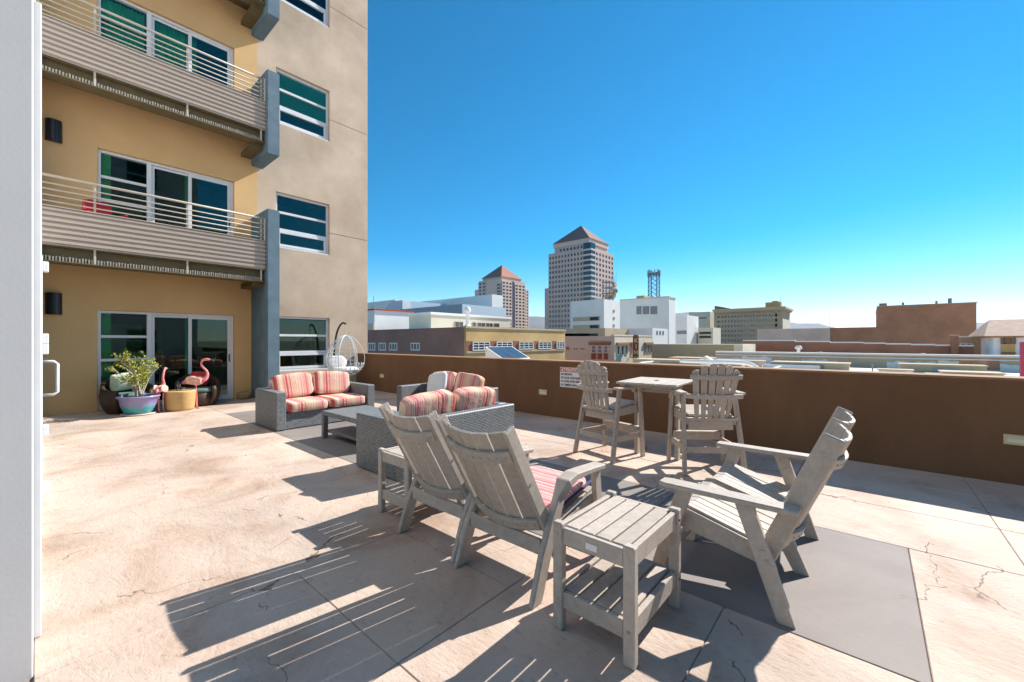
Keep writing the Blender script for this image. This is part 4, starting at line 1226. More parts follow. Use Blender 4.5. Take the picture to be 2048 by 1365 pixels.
# ---- slate hall and white hall behind
hx, hy = at(925, 120)
zH = z_for(607, hx, hy)
hall = block('slate_hall', 'slate grey metal hall with a paler end wall behind the cream penthouse', 'building', hx, x_for(hy, 1012), hy, y_for(hx, 800), zH, 'slate_metal', my='pale_blue_metal')
wx, wy = at(988, 150)
wh = block('white_hall', 'tall white windowless hall behind the slate grey one', 'building', wx - 1, x_for(wy, 1006), wy, y_for(wx, 812), z_for(588, wx, wy), 'white_paint')
# wedge shaped hall at left
ex, ey = at(803, 150)
tw = thing('wedge_hall', 'pale blue hall with a sloping side and a white end at far left', 'building', (ex, ey, GZ))
yl = y_for(ex, 752); yt = y_for(ex, 782); zt = z_for(599.5, ex, ey)
MB().prism([(ey, GZ), (ey, zt), (yt, zt), (yl, z_for(640, ex, yl)), (yl + 6, GZ)], ex, ex + 22, 'x').build('hall_body', 'pale_blue_metal', tw, world=True)
bx('white_end', 'white_paint', tw, ex + .2, x_for(ey - .3, 820), ey - .3, ey - .002, GZ, zt + .01, world=True)
fx, fy = at(790, 210)
block('pale_hall', 'long white hall at far left on the skyline', 'building', fx, fx + 30, fy, y_for(fx, 690), z_for(598, fx, fy), 'white_paint')
rx, ry_ = at(764, 75)
rb = block('red_trim_building', 'small cream building with a red block at its side, far left', 'building', rx, x_for(ry_, 817), ry_, y_for(rx, 748), z_for(637, rx, ry_), 'cream_paint')
bx('roof_edge', 'tan_concrete', rb, rx - .2, x_for(ry_, 817) + .2, ry_ - .2, y_for(rx, 748), z_for(637, rx, ry_) + .002, z_for(637, rx, ry_) + .35, world=True)
bx('red_block', 'red_paint', rb, rx - 1.5, rx - .003, ry_ + 2, y_for(rx, 748), GZ, z_for(637, rx, ry_) - .2, world=True)
for (p0, p1) in ((778, 783), (801, 809)):
    fwin(rb, 'y', ry_, x_for(ry_, p0), x_for(ry_, p1), z_for(652, rx, ry_), z_for(647, rx, ry_), frame='grey_metal', w=.08)
qx, qy = at(749, 70)
qb = block('pink_building', 'white and pink building with a thin red roof line beside the apartment block', 'building', qx, qx + 8, qy, y_for(qx, 700), z_for(619, qx, qy), 'white_paint')
bx('roof_line', 'red_paint', qb, qx - .25, qx + 8, qy - .25, y_for(qx, 700), z_for(619, qx, qy) + .002, z_for(616.5, qx, qy), world=True)
bx('pink_base', 'pink_plaster', qb, qx - .3, qx - .003, qy - .2, y_for(qx, 700), GZ, z_for(646, qx, qy), world=True)

# ---- skylight wedge on a near roof
kx = 22.0
yt_, yb_ = y_for(kx, 971), y_for(kx, 1008)
sk = thing('roof_skylight', 'sloped dark glass skylight with white frame on the neighbouring roof', 'skylight', (kx, yt_, -1.75))
zt_ = z_for(692.5, kx, yt_); zb_ = z_for(718, kx, yb_)
kx1 = x_for(yt_, 1024)
MB().prism([(yt_, -1.75), (yt_, zt_), (yb_, zb_), (yb_, -1.75)], kx, kx1, 'x').build('housing', 'white_paint', sk, world=True)
dv = Vector((0, yb_ - yt_, zb_ - zt_)); nv = Vector((0, dv.z, -dv.y)).normalized()
if nv.z < 0: nv = -nv
for i in range(3):
    w3 = (kx1 - kx - .2) / 3
    a = Vector((kx + .1 + i * w3, yt_, zt_)) + nv * .003
    vs = [a + dv * .05, a + dv * .96, a + dv * .96 + Vector((w3 - .06, 0, 0)), a + dv * .05 + Vector((w3 - .06, 0, 0))]
    vs2 = [v_ + nv * .03 for v_ in vs]
    MB().add(vs + vs2, [(3,2,1,0), (4,5,6,7), (0,1,5,4), (1,2,6,5), (2,3,7,6), (3,0,4,7)]).build('pane', 'solar_glass', sk, world=True)

# ---- office towers with pyramid roofs
def tower_face(t, face, c, a0, a1, z0, z1, ncol, nrow, glass='tower_glass', wall='precast', fw=.55, fh=.55, bandp=.5):
    """panes sit on the core; spandrel bands and piers stand proud of them"""
    ph = (z1 - z0) / nrow; pwid = (a1 - a0) / ncol
    me = None
    for r in range(nrow):
        zz0 = z0 + ph * r + ph * (1 - fh) * .5; zz1 = zz0 + ph * fh
        for q in range(ncol):
            aa = a0 + pwid * q + pwid * (1 - fw) * .5
            if me is None:
                o = fbox('window', glass, t, face, c, .08, aa, aa + pwid * fw, zz0, zz1); me = o; ref = (aa, zz0)
            else:
                o = me.copy(); col.objects.link(o)
                o.location = (0, aa - ref[0], zz0 - ref[1]) if face == 'x' else (aa - ref[0], 0, zz0 - ref[1])
    for r in range(nrow + 1):
        zz = z0 + ph * r
        lo_, hi = (zz - ph * (1 - fh) * .5, zz + ph * (1 - fh) * .5)
        fbox('spandrel', wall, t, face, c, bandp, a0, a1, max(lo_, z0), min(hi, z1))
    for q in range(ncol + 1):
        aa = a0 + pwid * q
        fbox('pier', wall, t, face, c, bandp * .96, max(a0, aa - pwid * (1 - fw) * .5), min(a1, aa + pwid * (1 - fw) * .5), z0, z1)
def pyramid(t, x0, x1, y0, y1, z0, z1, m, name='roof'):
    mx_, my_ = (x0 + x1) / 2, (y0 + y1) / 2
    return MB().add([(x0,y0,z0),(x1,y0,z0),(x1,y1,z0),(x0,y1,z0),(mx_,my_,z1)], [(0,3,2,1),(0,1,4),(1,2,4),(2,3,4),(3,0,4)]).build(name, m, t, world=True)
# tall tower
D1 = 345
tx, ty = at(1181, D1)
ty1 = y_for(tx, 1097); tx1 = x_for(ty, 1227)
zt1 = z_for(493, tx, ty)
T1 = thing('office_tower', 'tallest tower on the skyline, pinkish with a brown pyramid roof', 'tower', ((tx + tx1) / 2, (ty + ty1) / 2, GZ))
nt_ = 7.0
bx('core', 'precast', T1, tx + .0, tx1, ty, ty1, GZ, zt1, world=True)
rowh = 10.45 * D1 / 824
nr = 16
zb_ = zt1 - rowh * nr - 2
tower_face(T1, 'x', tx, ty + nt_, ty1 - .5, zb_, zt1 - 2, 11, nr)
tower_face(T1, 'y', ty, tx + nt_, tx1 - .5, zb_, zt1 - 2, 6, nr)
# notched corner with dark glass and pale bands
bx('corner_glass', 'tower_glass', T1, tx - .9, tx + nt_ - .6, ty - .9, ty + nt_ - .6, zb_, zt1 + 4, world=True)
for r in range(nr + 1):
    zz = zb_ + rowh * r
    bx('corner_band', 'precast_light', T1, tx - 1.5, tx + nt_ - .3, ty - 1.5, ty + nt_ - .3, zz - .75, zz + .75, world=True)
bx('base_wing', 'precast', T1, tx + 1, tx1 - 3, ty1 + .002, ty1 + 5, GZ, zt1 - 7 * rowh, world=True)
# stepped crown
s1 = 4.0
bx('crown', 'precast', T1, tx + s1, tx1 - s1, ty + s1, ty1 - s1, zt1, zt1 + 5, world=True)
tower_face(T1, 'x', tx + s1, ty + 9, ty1 - s1 - 5, zt1 + .3, zt1 + 4.6, 7, 1, bandp=.3)
zc1 = zt1 + 5
bx('crown_band', 'precast_light', T1, tx + s1 - .8, tx1 - s1 + .8, ty + s1 - .8, ty1 - s1 + .8, zc1, zc1 + 4, world=True)
mx_, my_ = (tx + tx1) / 2, (ty + ty1) / 2
pyramid(T1, tx + s1 - 1.5, tx1 - s1 + 1.5, ty + s1 - 1.5, ty1 - s1 + 1.5, zc1 + 4, z_for(450, mx_, my_), 'copper_dark')
# lower tower
D2 = 370
ux, uy = at(1003, D2)
uy1 = y_for(ux, 957); ux1 = x_for(uy, 1050)
zu = z_for(556, ux, uy)
T2 = thing('hotel_tower', 'shorter tower on the skyline with a red pyramid roof', 'tower', ((ux + ux1) / 2, (uy + uy1) / 2, GZ))
bx('core', 'precast_light', T2, ux, ux1, uy, uy1, GZ, zu, world=True)
rh = 6.9 * D2 / 824; nr2 = 14; zb2 = zu - 2 - rh * nr2
wd = ux1 - ux
tower_face(T2, 'y', uy, ux + .5, ux + wd * .42, zb2, zu - 2, 3, nr2, wall='precast_light', fw=.62, fh=.5)
fbox('glass_strip', 'tower_glass_blue', T2, 'y', uy, .2, ux + wd * .43, ux + wd * .53, zb2, zu - 1)
tower_face(T2, 'y', uy, ux + wd * .54, ux1 - .2, zb2, zu - 3, 3, nr2, wall='precast_light', fw=.62, fh=.5)
wd2 = uy1 - uy
tower_face(T2, 'x', ux, uy + .5, uy + wd2 * .2, zb2, zu - 4, 1, nr2, wall='precast', fw=.7, fh=.55)
tower_face(T2, 'x', ux, uy + wd2 * .66, uy1 - .3, zb2, zu - 1, 2, nr2, wall='precast', fw=.62, fh=.55)
bx('side_wing', 'precast_light', T2, ux + 3, ux1 - 3, uy1 + .002, y_for(ux, 945), GZ, zu - 7, world=True)
bx('side_wing', 'precast_light', T2, ux1 + .002, x_for(uy, 1060), uy + 2, uy1 - 2, GZ, zu - 6, world=True)
tower_face(T2, 'y', uy + 2, ux1 + .3, x_for(uy, 1060) - .2, zb2, zu - 7, 2, nr2 - 1, wall='precast_light', fw=.62, fh=.5)
bx('crown', 'precast', T2, ux + 2.5, ux1 - 3, uy + 2.5, uy1 - 3, zu, zu + 2.5, world=True)
pyramid(T2, ux + 1.5, ux1 - 2, uy + 1.5, uy1 - 2, zu + 2.5, z_for(529, (ux + ux1) / 2, (uy + uy1) / 2), 'copper_roof')

# ---- white block with parking slots
ox, oy = at(1208, 125)
oz = z_for(597, ox, oy)
oy1 = y_for(ox, 1141); ox1 = x_for(oy, 1240)
O = block('white_block', 'white windowless block with two dark parking slots', 'building', ox, ox1, oy, oy1, oz, 'white_paint')
zs0 = z_for(657, ox, oy1 - 5)
for (q0, q1) in ((633, 641), (649, 657)):
    a, b_ = y_for(ox, 1200), y_for(ox, 1146)
    za, zb3 = z_for(q1, ox, (a + b_) / 2), z_for(q0, ox, (a + b_) / 2)
    o = fbox('parking_slot', 'tan_concrete', O, 'x', ox, .15, a, b_, za, zb3)
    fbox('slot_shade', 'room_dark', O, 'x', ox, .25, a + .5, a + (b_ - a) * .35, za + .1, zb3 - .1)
for k in range(3):
    fwin(O, 'y', oy, x_for(oy, 1226), x_for(oy, 1229), z_for(652 - 15 * k, ox, oy), z_for(646 - 15 * k, ox, oy), frame='tan_concrete', w=.12, proud=.1)
# telecom cluster on its roof
t = thing('antenna_cluster', 'cluster of drum and horn antennas on the white block roof', 'antenna', (*at(1219, 132), oz))
tz = Vector((0, 0, 0))
for (dx, dy) in ((0, 0), (2.4, 0), (0, 2.4), (2.4, 2.4)):
    bx('mast_leg', 'grey_metal', t, dx - .1, dx + .1, dy - .1, dy + .1, 0, 6.6)
for zz in (.8, 2.6, 4.4, 6.2):
    bx('mast_deck', 'grey_metal', t, -.4, 2.8, -.4, 2.8, zz, zz + .12)
rd = random.Random(2)
for i, (dx, dy, dz_) in enumerate(((-.6, -.6, 3.6), (1.0, -1.0, 2.0), (2.6, -.8, 3.4), (2.9, .5, 1.6), (-.9, .8, 1.4), (1.2, -.9, 5.2))):
    a = R(rd.uniform(190, 300))
    M_ = Matrix.Translation((dx, dy, dz_)) @ Matrix.Rotation(a, 4, 'Z') @ Matrix.Rotation(R(90), 4, 'Y')
    MB().lathe([(.5, -.3), (.85, .2), (.85, .7), (.0, .72)], 14, M=M_).build('dish', 'tan_concrete', t, smooth=False)
for i in range(6):
    bx('whip', 'grey_metal', t, -1 + i * .7 - .03, -1 + i * .7 + .03, -1.2, -1.14, 5, 7.5 + (i % 3))
# annex with three big windows
nx_, ny_ = at(1338, 140)
nx1 = x_for(ny_, 1351); ny1 = y_for(nx_, 1240)
nz = z_for(594, nx_, ny_)
NA = block('white_annex', 'white annex with three tall shuttered windows right of the parking block', 'building', nx_, nx1, ny_, ny1, nz, 'white_paint')
for (p0, p1) in ((1273, 1283), (1285.5, 1298.5), (1301, 1314.5)):
    a, b_ = y_for(nx_, p1), y_for(nx_, p0)
    o = fbox('shutter', 'grey_metal', NA, 'x', nx_, .12, a, b_, z_for(627.5, nx_, (a+b_)/2), z_for(611.5, nx_, (a+b_)/2))
bx('parapet_cap', 'cream_paint', NA, nx_ - .3, nx1 + .2, ny_ - .2, ny1, nz + .002, nz + .5, world=True)
bx('roof_house', 'tan_concrete', NA, nx_ + 2, nx_ + 6, y_for(nx_, 1284), y_for(nx_, 1268), nz + .501, nz + 1.6, world=True)
lx, ly = at(1305, 100)
LA = block('low_white_block', 'low white building in front of the white annex', 'building', lx, lx + 10, ly, y_for(lx, 1238), z_for(655, lx, ly), 'white_paint')
for p in (1313, 1319, 1325):
    xx = x_for(ly, p)
    if xx < lx + 9: fwin(LA, 'y', ly, xx, xx + .8, z_for(668, lx, ly), z_for(660, lx, ly), frame='grey_metal', w=.06)
# lattice mast
t = thing('lattice_mast', 'blue lattice telecom mast with antennas on top, against the sky', 'mast', (*at(1308, 190), nz))
zl = z_for(545, *at(1308, 190)) - nz
hw = 1.9
for sx in (-1, 1):
    for sy in (-1, 1): bx('mast_leg', 'lattice_blue', t, sx*hw-.16, sx*hw+.16, sy*hw-.16, sy*hw+.16, -14, zl)
nb = 9
for i in range(nb):
    z0, z1 = -2 + (zl + 2) * i / nb, -2 + (zl + 2) * (i + 1) / nb
    for sy in (-1, 1):
        b = MB()
        b.bar((-hw, sy * hw, z0), (hw, sy * hw, z1), .16, .16); b.bar((hw, sy * hw, z0), (-hw, sy * hw, z1), .16, .16); b.bar((-hw, sy * hw, z1), (hw, sy * hw, z1), .16, .16)
        b.bar((sy * hw, -hw, z0), (sy * hw, hw, z1), .16, .16); b.bar((sy * hw, hw, z0), (sy * hw, -hw, z1), .16, .16)
        b.build('brace', 'lattice_blue', t)
for i in range(12):
    a = 2 * math.pi * i / 12
    bx('antenna', 'grey_metal', t, 2.7 * math.cos(a) - .2, 2.7 * math.cos(a) + .2, 2.7 * math.sin(a) - .2, 2.7 * math.sin(a) + .2, zl - 1.6, zl + .9 + .3 * (i % 3))
MB().lathe([(2.6, -.4), (2.6, -.2), (2.2, -.2)], 16, (0, 0, zl)).build('platform', 'lattice_blue', t)

# ---- theatre with the vertical sign
gx, gy = at(1228, 68)
gz = z_for(671, gx, gy)
gy1 = y_for(gx, 1128); gx1 = x_for(gy, 1305)
G = block('theatre', 'cream and tan theatre with stepped parapet and ornamental window surrounds', 'building', gx, gx1, gy, gy1, gz, 'kimo_plaster')
bx('parapet_step', 'kimo_plaster', G, gx + .001, gx + 4, y_for(gx, 1175), y_for(gx, 1131), gz - 2, gz - .8, world=True)
bx('parapet_cap', 'cream_paint', G, gx - .1, gx1, gy - .12, gy + .5, gz + .002, gz + .25, world=True)
bx('front_face', 'cream_paint', G, gx + .01, gx1, gy - .10, gy - .001, GZ, gz - .2, world=True)
for (p0, p1) in ((1183, 1192), (1195.5, 1204), (1208, 1216)):
    a, b_ = y_for(gx, p1), y_for(gx, p0)
    fwin(G, 'x', gx, a, b_, z_for(705, gx, (a+b_)/2), z_for(690, gx, (a+b_)/2), frame='pink_plaster', glass='tower_glass_blue', w=.1, rows=2)
    fbox('spandrel_panel', 'kimo_red', G, 'x', gx, .10, a, b_, z_for(718, gx, a), z_for(705.5, gx, a))
a, b_ = y_for(gx, 1222), y_for(gx, 1178)
fbox('frieze', 'kimo_trim', G, 'x', gx, .25, a, b_, z_for(685.5, gx, (a+b_)/2), z_for(682, gx, (a+b_)/2))
n = 14
for i in range(n):
    aa = a + (b_ - a) * i / n
    fbox('frieze_drop', 'kimo_trim', G, 'x', gx, .3, aa + .05, aa + (b_ - a) / n - .08, z_for(689, gx, (a+b_)/2), z_for(685.6, gx, (a+b_)/2))
for px in (1149, 1154, 1162, 1167):
    aa = y_for(gx, px); fbox('ornament', 'kimo_trim', G, 'x', gx, .12, aa - .14, aa + .14, z_for(698, gx, aa), z_for(695.5, gx, aa))
for px in (1132, 1135):
    aa = y_for(gx, px); fbox('ornament', 'kimo_trim', G, 'x', gx, .15, aa - .3, aa + .05, z_for(699, gx, aa), z_for(693, gx, aa))
for grp in ((1231, 1256), (1259.5, 1274), (1287, 1303)):
    a, b_ = x_for(gy, grp[0]), x_for(gy, grp[1])
    fbox('frieze', 'kimo_trim', G, 'y', gy - .1, .3, a, b_, z_for(687, gx, gy), z_for(684, gx, gy))
    n = max(4, int((b_ - a) / .5))
    for i in range(n):
        aa = a + (b_ - a) * i / n
        fbox('frieze_drop', 'kimo_trim', G, 'y', gy - .1, .34, aa + .05, aa + (b_ - a) / n - .1, z_for(690, gx, gy), z_for(687.1, gx, gy))
    n = 3
    for i in range(n):
        aa = a + (b_ - a) * (i + .15) / n; ab = a + (b_ - a) * (i + .7) / n
        fwin(G, 'y', gy - .1, aa, ab, z_for(709, gx, gy), z_for(691, gx, gy), frame='cream_paint', glass='tower_glass', w=.07, proud=.12)
# the sign blade: parallel to the side face, out over the street
sx_ = x_for(gy - 2.2, 1281.5)
S = thing('theatre_sign', 'vertical rust red KIMO sign on the theatre front', 'sign', (sx_, gy - 1.3, gz - 6))
zs1, zs0_ = z_for(672, sx_, gy - 1.3), z_for(724, sx_, gy - 1.3)
ds = dep(sx_, gy - 1.3)
wS = 10.5 / 824 * ds
# board facing the terrace (turned to the camera side along the street)
Mv = Matrix.Translation((sx_, gy - 1.3, 0)) @ Matrix.Rotation(R(-49), 4, 'Z')
b = MB().prism([(-wS/2, zs0_), (wS/2, zs0_), (wS/2, zs1), (wS*.3, zs1 + .28), (-wS*.3, zs1 + .28), (-wS/2, zs1)], -.18, .18, 'y', Mv).build('board', 'kimo_red', S, world=True)
hL = (zs1 - zs0_) / 4.35
for i, ch in enumerate("KIMO"):
    me = text_mesh(ch, hL * 1.0, .03, .03, 'CENTER')
    me.transform(Mv @ Matrix.Translation((0, -.20, zs1 - hL * (i + 1.0))) @ Matrix.Rotation(R(90), 4, 'X'))
    o = mesh_obj('lettering', me, 'kimo_letter', S); o.matrix_parent_inverse = parent_matrix(S).inverted()
me = MB().prism([(-wS*.25, zs1 + .02), (wS*.25, zs1 + .02), (0, zs1 + .2)], -.21, -.181, 'y', Mv).build('crest', 'tan_concrete', S, world=True)
bx('arm', 'grey_metal', S, sx_ - .06, sx_ + .06, gy - 1.2, gy - .15, zs1 - 1.2, zs1 - 1.0, world=True)
bx('arm', 'grey_metal', S, sx_ - .06, sx_ + .06, gy - 1.2, gy - .15, zs0_ + .8, zs0_ + 1.0, world=True)

# tan garage ramp behind the yellow block
jx, jy = at(1210, 95)
J = block('parking_ramp', 'tan parking structure between the yellow brick front and the theatre', 'building', jx, jx + 12, jy, y_for(jx, 1120), z_for(655, jx, jy), 'tan_concrete')
for k in range(4):
    a = y_for(jx, 1196 - k * 17); fbox('opening', 'room_dark', J, 'x', jx, .1, a, a + 5, z_for(671, jx, a), z_for(666, jx, a))

# ---- old hotel block
vx, vy = at(1564, 205)
vz = z_for(616, vx, vy)
vy1 = y_for(vx, 1428); vx1 = x_for(vy, 1580)
Hh = block('old_hotel', 'brown stone hotel block with a heavy cornice and rows of paired windows', 'building', vx, vx1, vy, vy1, vz, 'hotel_stone')
bx('cornice', 'hotel_trim', Hh, vx - 1.6, vx1 + 1.0, vy - 1.6, vy1 + .5, vz + .002, vz + 1.0, world=True)
bx('cornice_lower', 'hotel_trim', Hh, vx - .8, vx1 + .5, vy - .8, vy1 + .2, vz - .8, vz - .001, world=True)
L_ = vy1 - vy
for i in range(46):
    aa = vy + L_ * i / 46; fbox('bracket', 'hotel_trim', Hh, 'x', vx, 1.2, aa, aa + L_ / 100, vz - 1.6, vz - .801)
rowp = 10.2 * 205 / 824
px_cols = [(1437, 1)] + [(1448 + 12.6 * i, 2) for i in range(9)] + [(1552, 1)]
for r in range(6):
    zt_ = vz - 2.4 - r * rowp
    for (pc, kind) in px_cols:
        yc = y_for(vx, pc)
        if kind == 1: fwin(Hh, 'x', vx, yc - .8, yc + .8, zt_ - 1.5, zt_, frame='hotel_trim', w=.15, proud=.12)
        else:
            for q in (-.78, .78): fwin(Hh, 'x', vx, yc + q - .58, yc + q + .58, zt_ - 1.5, zt_, frame='hotel_trim', w=.13, proud=.12)
    fbox('belt_course', 'hotel_trim', Hh, 'x', vx, .1, vy, vy1, zt_ - 2.0, zt_ - 1.85) if r in (0, 3) else None
fbox('white_panel', 'cream_paint', Hh, 'y', vy, .2, vx + .8, vx1 - .5, vz - 14, vz - 5)
bx('penthouse', 'orange_plaster', Hh, vx + 2, vx + 8, vy + 1, vy + 7.5, vz + 1.001, vz + 3.6, world=True)
bx('penthouse_cap', 'hotel_trim', Hh, vx + 1.9, vx + 8, vy + 2, vy + 4.5, vz + 3.601, vz + 4.2, world=True)
MB().prism([(vy1 - 9, vz + 1.0), (vy1, vz + 1.0), (vy1, vz + 3.2), (vy1 - 3, vz + 2.6)], vx + 1, vx + 1.4, 'x').build('roof_sign_back', 'copper_roof', Hh, world=True)
MB().tube([(vx + 1.5, vy + .8, vz + 1), (vx + 1.5, vy + .8, vz + 6.5)], .08, 6).build('flagpole', 'grey_metal', Hh, world=True)
# cream blocks left of the hotel
c1x, c1y = at(1420, 240)
CB = block('cream_block', 'tall cream block with a dark band left of the old hotel', 'building', c1x, c1x + 14, c1y, y_for(c1x, 1378), z_for(622, c1x, c1y), 'cream_paint')
fbox('dark_band', 'grey_metal', CB, 'x', c1x, .2, c1y + 2, y_for(c1x, 1396), z_for(636, c1x, c1y), z_for(633, c1x, c1y))
c2x, c2y = at(1374, 170)
CW = block('white_warehouse', 'plain white building between the annex and the cream block', 'building', c2x, x_for(c2y, 1397), c2y, y_for(c2x, 1352), z_for(629, c2x, c2y), 'white_paint')
fbox('louvre_panel', 'grey_metal', CW, 'x', c2x, .15, y_for(c2x, 1373), y_for(c2x, 1354), z_for(667, c2x, c2y), z_for(660, c2x, c2y))
c3x, c3y = at(1426, 175)
GR = block('parking_garage', 'yellowish open parking garage at the foot of the old hotel', 'building', c3x, c3x + 12, c3y, y_for(c3x, 1396), z_for(654, c3x, c3y), 'cream_paint')
for k in range(2):
    fbox('parking_slot', 'room_dark', GR, 'x', c3x, .2, c3y + .8, y_for(c3x, 1399), z_for(667 + 8 * k, c3x, c3y), z_for(662.5 + 8 * k, c3x, c3y))

# ---- big brick hall
bxx = 112.0
by0, by1 = y_for(bxx, 1953), y_for(bxx, 1755)
bz = z_for(609, bxx, (by0 + by1) / 2)
BH = thing('brick_hall', 'huge windowless red brick hall with a lower plastered wing', 'building', (bxx + 15, by1, GZ))
bx('main_wall', 'brick_big_y', BH, bxx, bxx + 30, by0, by1, GZ, bz, world=True)
bx('coping', 'tan_concrete', BH, bxx - .15, bxx + 30, by0 - .1, by1 + .1, bz + .002, bz + .18, world=True)
bz2 = z_for(653, bxx, by1)
by2, by3 = y_for(bxx, 1660), y_for(bxx, 1514)
bx('low_wall', 'brick_big_y', BH, bxx + .02, bxx + 28, by1 + .002, by2, GZ, bz2, world=True)
bx('plastered_wall', 'pink_plaster', BH, bxx, bxx + 28, by2 + .002, by3, GZ, bz2 - .05, world=True)
for px, s_ in ((1766, 1.2), (1806, .35), (1873, .3), (1900, .5)):
    yy = y_for(bxx + 3, px); bx('roof_vent', 'grey_metal', BH, bxx + 3, bxx + 3 + s_, yy - s_ / 2, yy + s_ / 2, bz + .18, bz + .9 + (.4 if s_ == .5 else 0), world=True)

# ---- mid brick parapet building
mx0 = 82.0
MBd = thing('brick_storefront', 'low red brick building with stepped white-capped parapet and a chimney', 'building', (mx0 + 8, 0, GZ))
segs_ = [(1948, 1905, 692), (1905, 1870, 691), (1870, 1822, 689.5), (1822, 1772, 688), (1772, 1727, 686.5), (1727, 1660, 685), (1660, 1590, 683), (1590, 1486, 681)]
for (p0, p1, q) in segs_:
    a, b_ = y_for(mx0, p0), y_for(mx0, p1); z_ = z_for(q, mx0, (a + b_) / 2)
    bx('wall', 'brick_dark_y', MBd, mx0, mx0 + .6, a + .001, b_, GZ, z_, world=True)
    bx('wall_cap', 'white_paint', MBd, mx0 - .1, mx0 + .7, a + .001, b_, z_ + .001, z_ + .18, world=True)
a, b_ = y_for(mx0 - .8, 1917), y_for(mx0 - .8, 1902.5)
bx('chimney', 'brick_dark_y', MBd, mx0 - .9, mx0 - .01, a, b_, GZ, z_for(671, mx0, a), world=True)
bx('chimney_cap', 'tan_concrete', MBd, mx0 - 1.0, mx0, a - .1, b_ + .1, z_for(671, mx0, a) + .001, z_for(668.5, mx0, a), world=True)
sh_x = mx0 + 4
a, b_ = y_for(sh_x, 1960), y_for(sh_x, 1919)
SHd = block('roof_shed', 'small grey rooftop shed with one window beside the brick chimney', 'shed', sh_x, sh_x + 5, a, b_, z_for(673.5, sh_x, a), 'olive_wall', z0=-3)
bx('roof', 'white_paint', SHd, sh_x - .3, sh_x + 5.2, a - .2, b_ + .2, z_for(673.5, sh_x, a) + .002, z_for(671, sh_x, a), world=True)
a = y_for(sh_x, 1945); fwin(SHd, 'x', sh_x, a, a + 1.2, z_for(693, sh_x, a), z_for(685, sh_x, a), cols=2, rows=2, w=.1)
# olive wall block
wx0 = 70.0
OW = thing('olive_wall_building', 'low olive tan building in front of the red brick parapet', 'building', (wx0, y_for(wx0, 1400), GZ))
a, b_ = y_for(wx0, 1468), y_for(wx0, 1303)
bx('wall', 'olive_wall', OW, wx0, wx0 + 10, a, b_, GZ, z_for(688, wx0, a), world=True)
bx('end_pier', 'cream_paint', OW, wx0 - .1, wx0 + 9, y_for(wx0, 1486), a - .002, GZ, z_for(687.5, wx0, a), world=True)

# ---- near rooftops
RZ = -1.75
rf = thing('white_rooftop_building', 'neighbouring building with a broad white membrane roof below the parapet', 'building', (40, -5, GZ))
bx('roof', 'white_roof', rf, 19, 66, -60, y_for(45, 1210), GZ, RZ, world=True)
bx('far_parapet', 'tan_concrete', rf, 66.0, 66.6, -60, y_for(66, 1432), RZ + .001, -.25, world=True)
bx('parapet_cap', 'peeling', rf, 65.7, 66.9, -60, y_for(66, 1432), -.249, -.05, world=True)
bx('ledge', 'peeling', rf, 65.8, 65.999, -60, y_for(66, 1432), -.62, -.50, world=True)
bx('front_parapet', 'white_paint', rf, 18.6, 19.0, -60, y_for(30, 1210), GZ, RZ + .12, world=True)
# what is left of the white coat on the far parapet, ragged along its upper edge
rd = random.Random(4)
yy = y_for(66, 2040)
while yy < y_for(66, 1440):
    w_ = rd.uniform(2.0, 6.0); n_ = 9; top = rd.uniform(-.95, -.66)
    pts = [(yy, RZ + .002), (yy + w_, RZ + .002)] + [(yy + w_ - w_ * k_ / n_, top + rd.uniform(-.22, .03)) for k_ in range(n_ + 1)]
    if rd.random() < .85: MB().prism(pts, 65.975, 65.997, 'x').build('paint_coat', 'peeling', rf, world=True)
    yy += w_ + rd.uniform(0, .35)
a, b_ = y_for(65.9, 2000), y_for(65.9, 1918)
bx('rust_panel', 'rust_panel', rf, 65.93, 65.999, a, b_, RZ + .1, -.4, world=True)
# inner low walls on the roof
for (x_, p0, p1, h_) in ((52, 2045, 1850, .35), (45, 1800, 1600, .30), (38, 1530, 1330, .35), (56, 1640, 1440, .5)):
    a, b_ = y_for(x_, p0), y_for(x_, p1)
    bx('roof_curb', 'white_paint', rf, x_, x_ + .4, a, b_, RZ + .002, RZ + h_, world=True)
def roof_item(label, cat, name, px, x_, fn, group=None):
    y_ = y_for(x_, px)
    t = thing(name, label, cat, (x_, y_, RZ), group=group); fn(t); return t
def barrel_duct(t):
    MB().prism([(.9 * math.cos(a), .35 + .75 * math.sin(a)) for a in [math.pi * k / 10 for k in range(11)]] + [(-.9, 0), (.9, 0)], -1.9, 1.9, 'y').build('cover', 'galvanised', t)
    bx('plinth', 'grey_metal', t, -1.0, 1.0, -2.0, 2.0, 0.001, .12)
roof_item('galvanised barrel-shaped duct cover on the white roof', 'duct', 'barrel_duct', 1566, 33, barrel_duct)
def monitor(L_):
    def f(t):
        MB().prism([(-L_, 0.0), (L_, 0.0), (L_, 1.35)], -1.2, 1.2, 'x' if False else 'y').build('housing', 'cream_paint', t)
        n = 10
        for i in range(n):
            u = -L_ + 2 * L_ * (i + .5) / n; h = 1.35 * (u + L_) / (2 * L_)
            bx('rib', 'white_paint', t, u - .04, u + .04, -1.26, -1.201, 0.0, max(.05, h - .03))
        MB().bar((-L_ - .1, 0, .03), (L_ + .1, 0, 1.43), 2.7, .08).build('roof_sheet', 'white_paint', t)
    return f
m1 = roof_item('white ribbed sloped roof monitor near the right of the roof', 'roof monitor', 'roof_monitor', 1868, 27, monitor(2.0)); m1.rotation_euler = (0, 0, R(-90))
m2 = roof_item('cream ribbed sloped roof monitor behind the tall right chair', 'roof monitor', 'roof_monitor', 1480, 33, monitor(2.2)); m2.rotation_euler = (0, 0, R(-90))
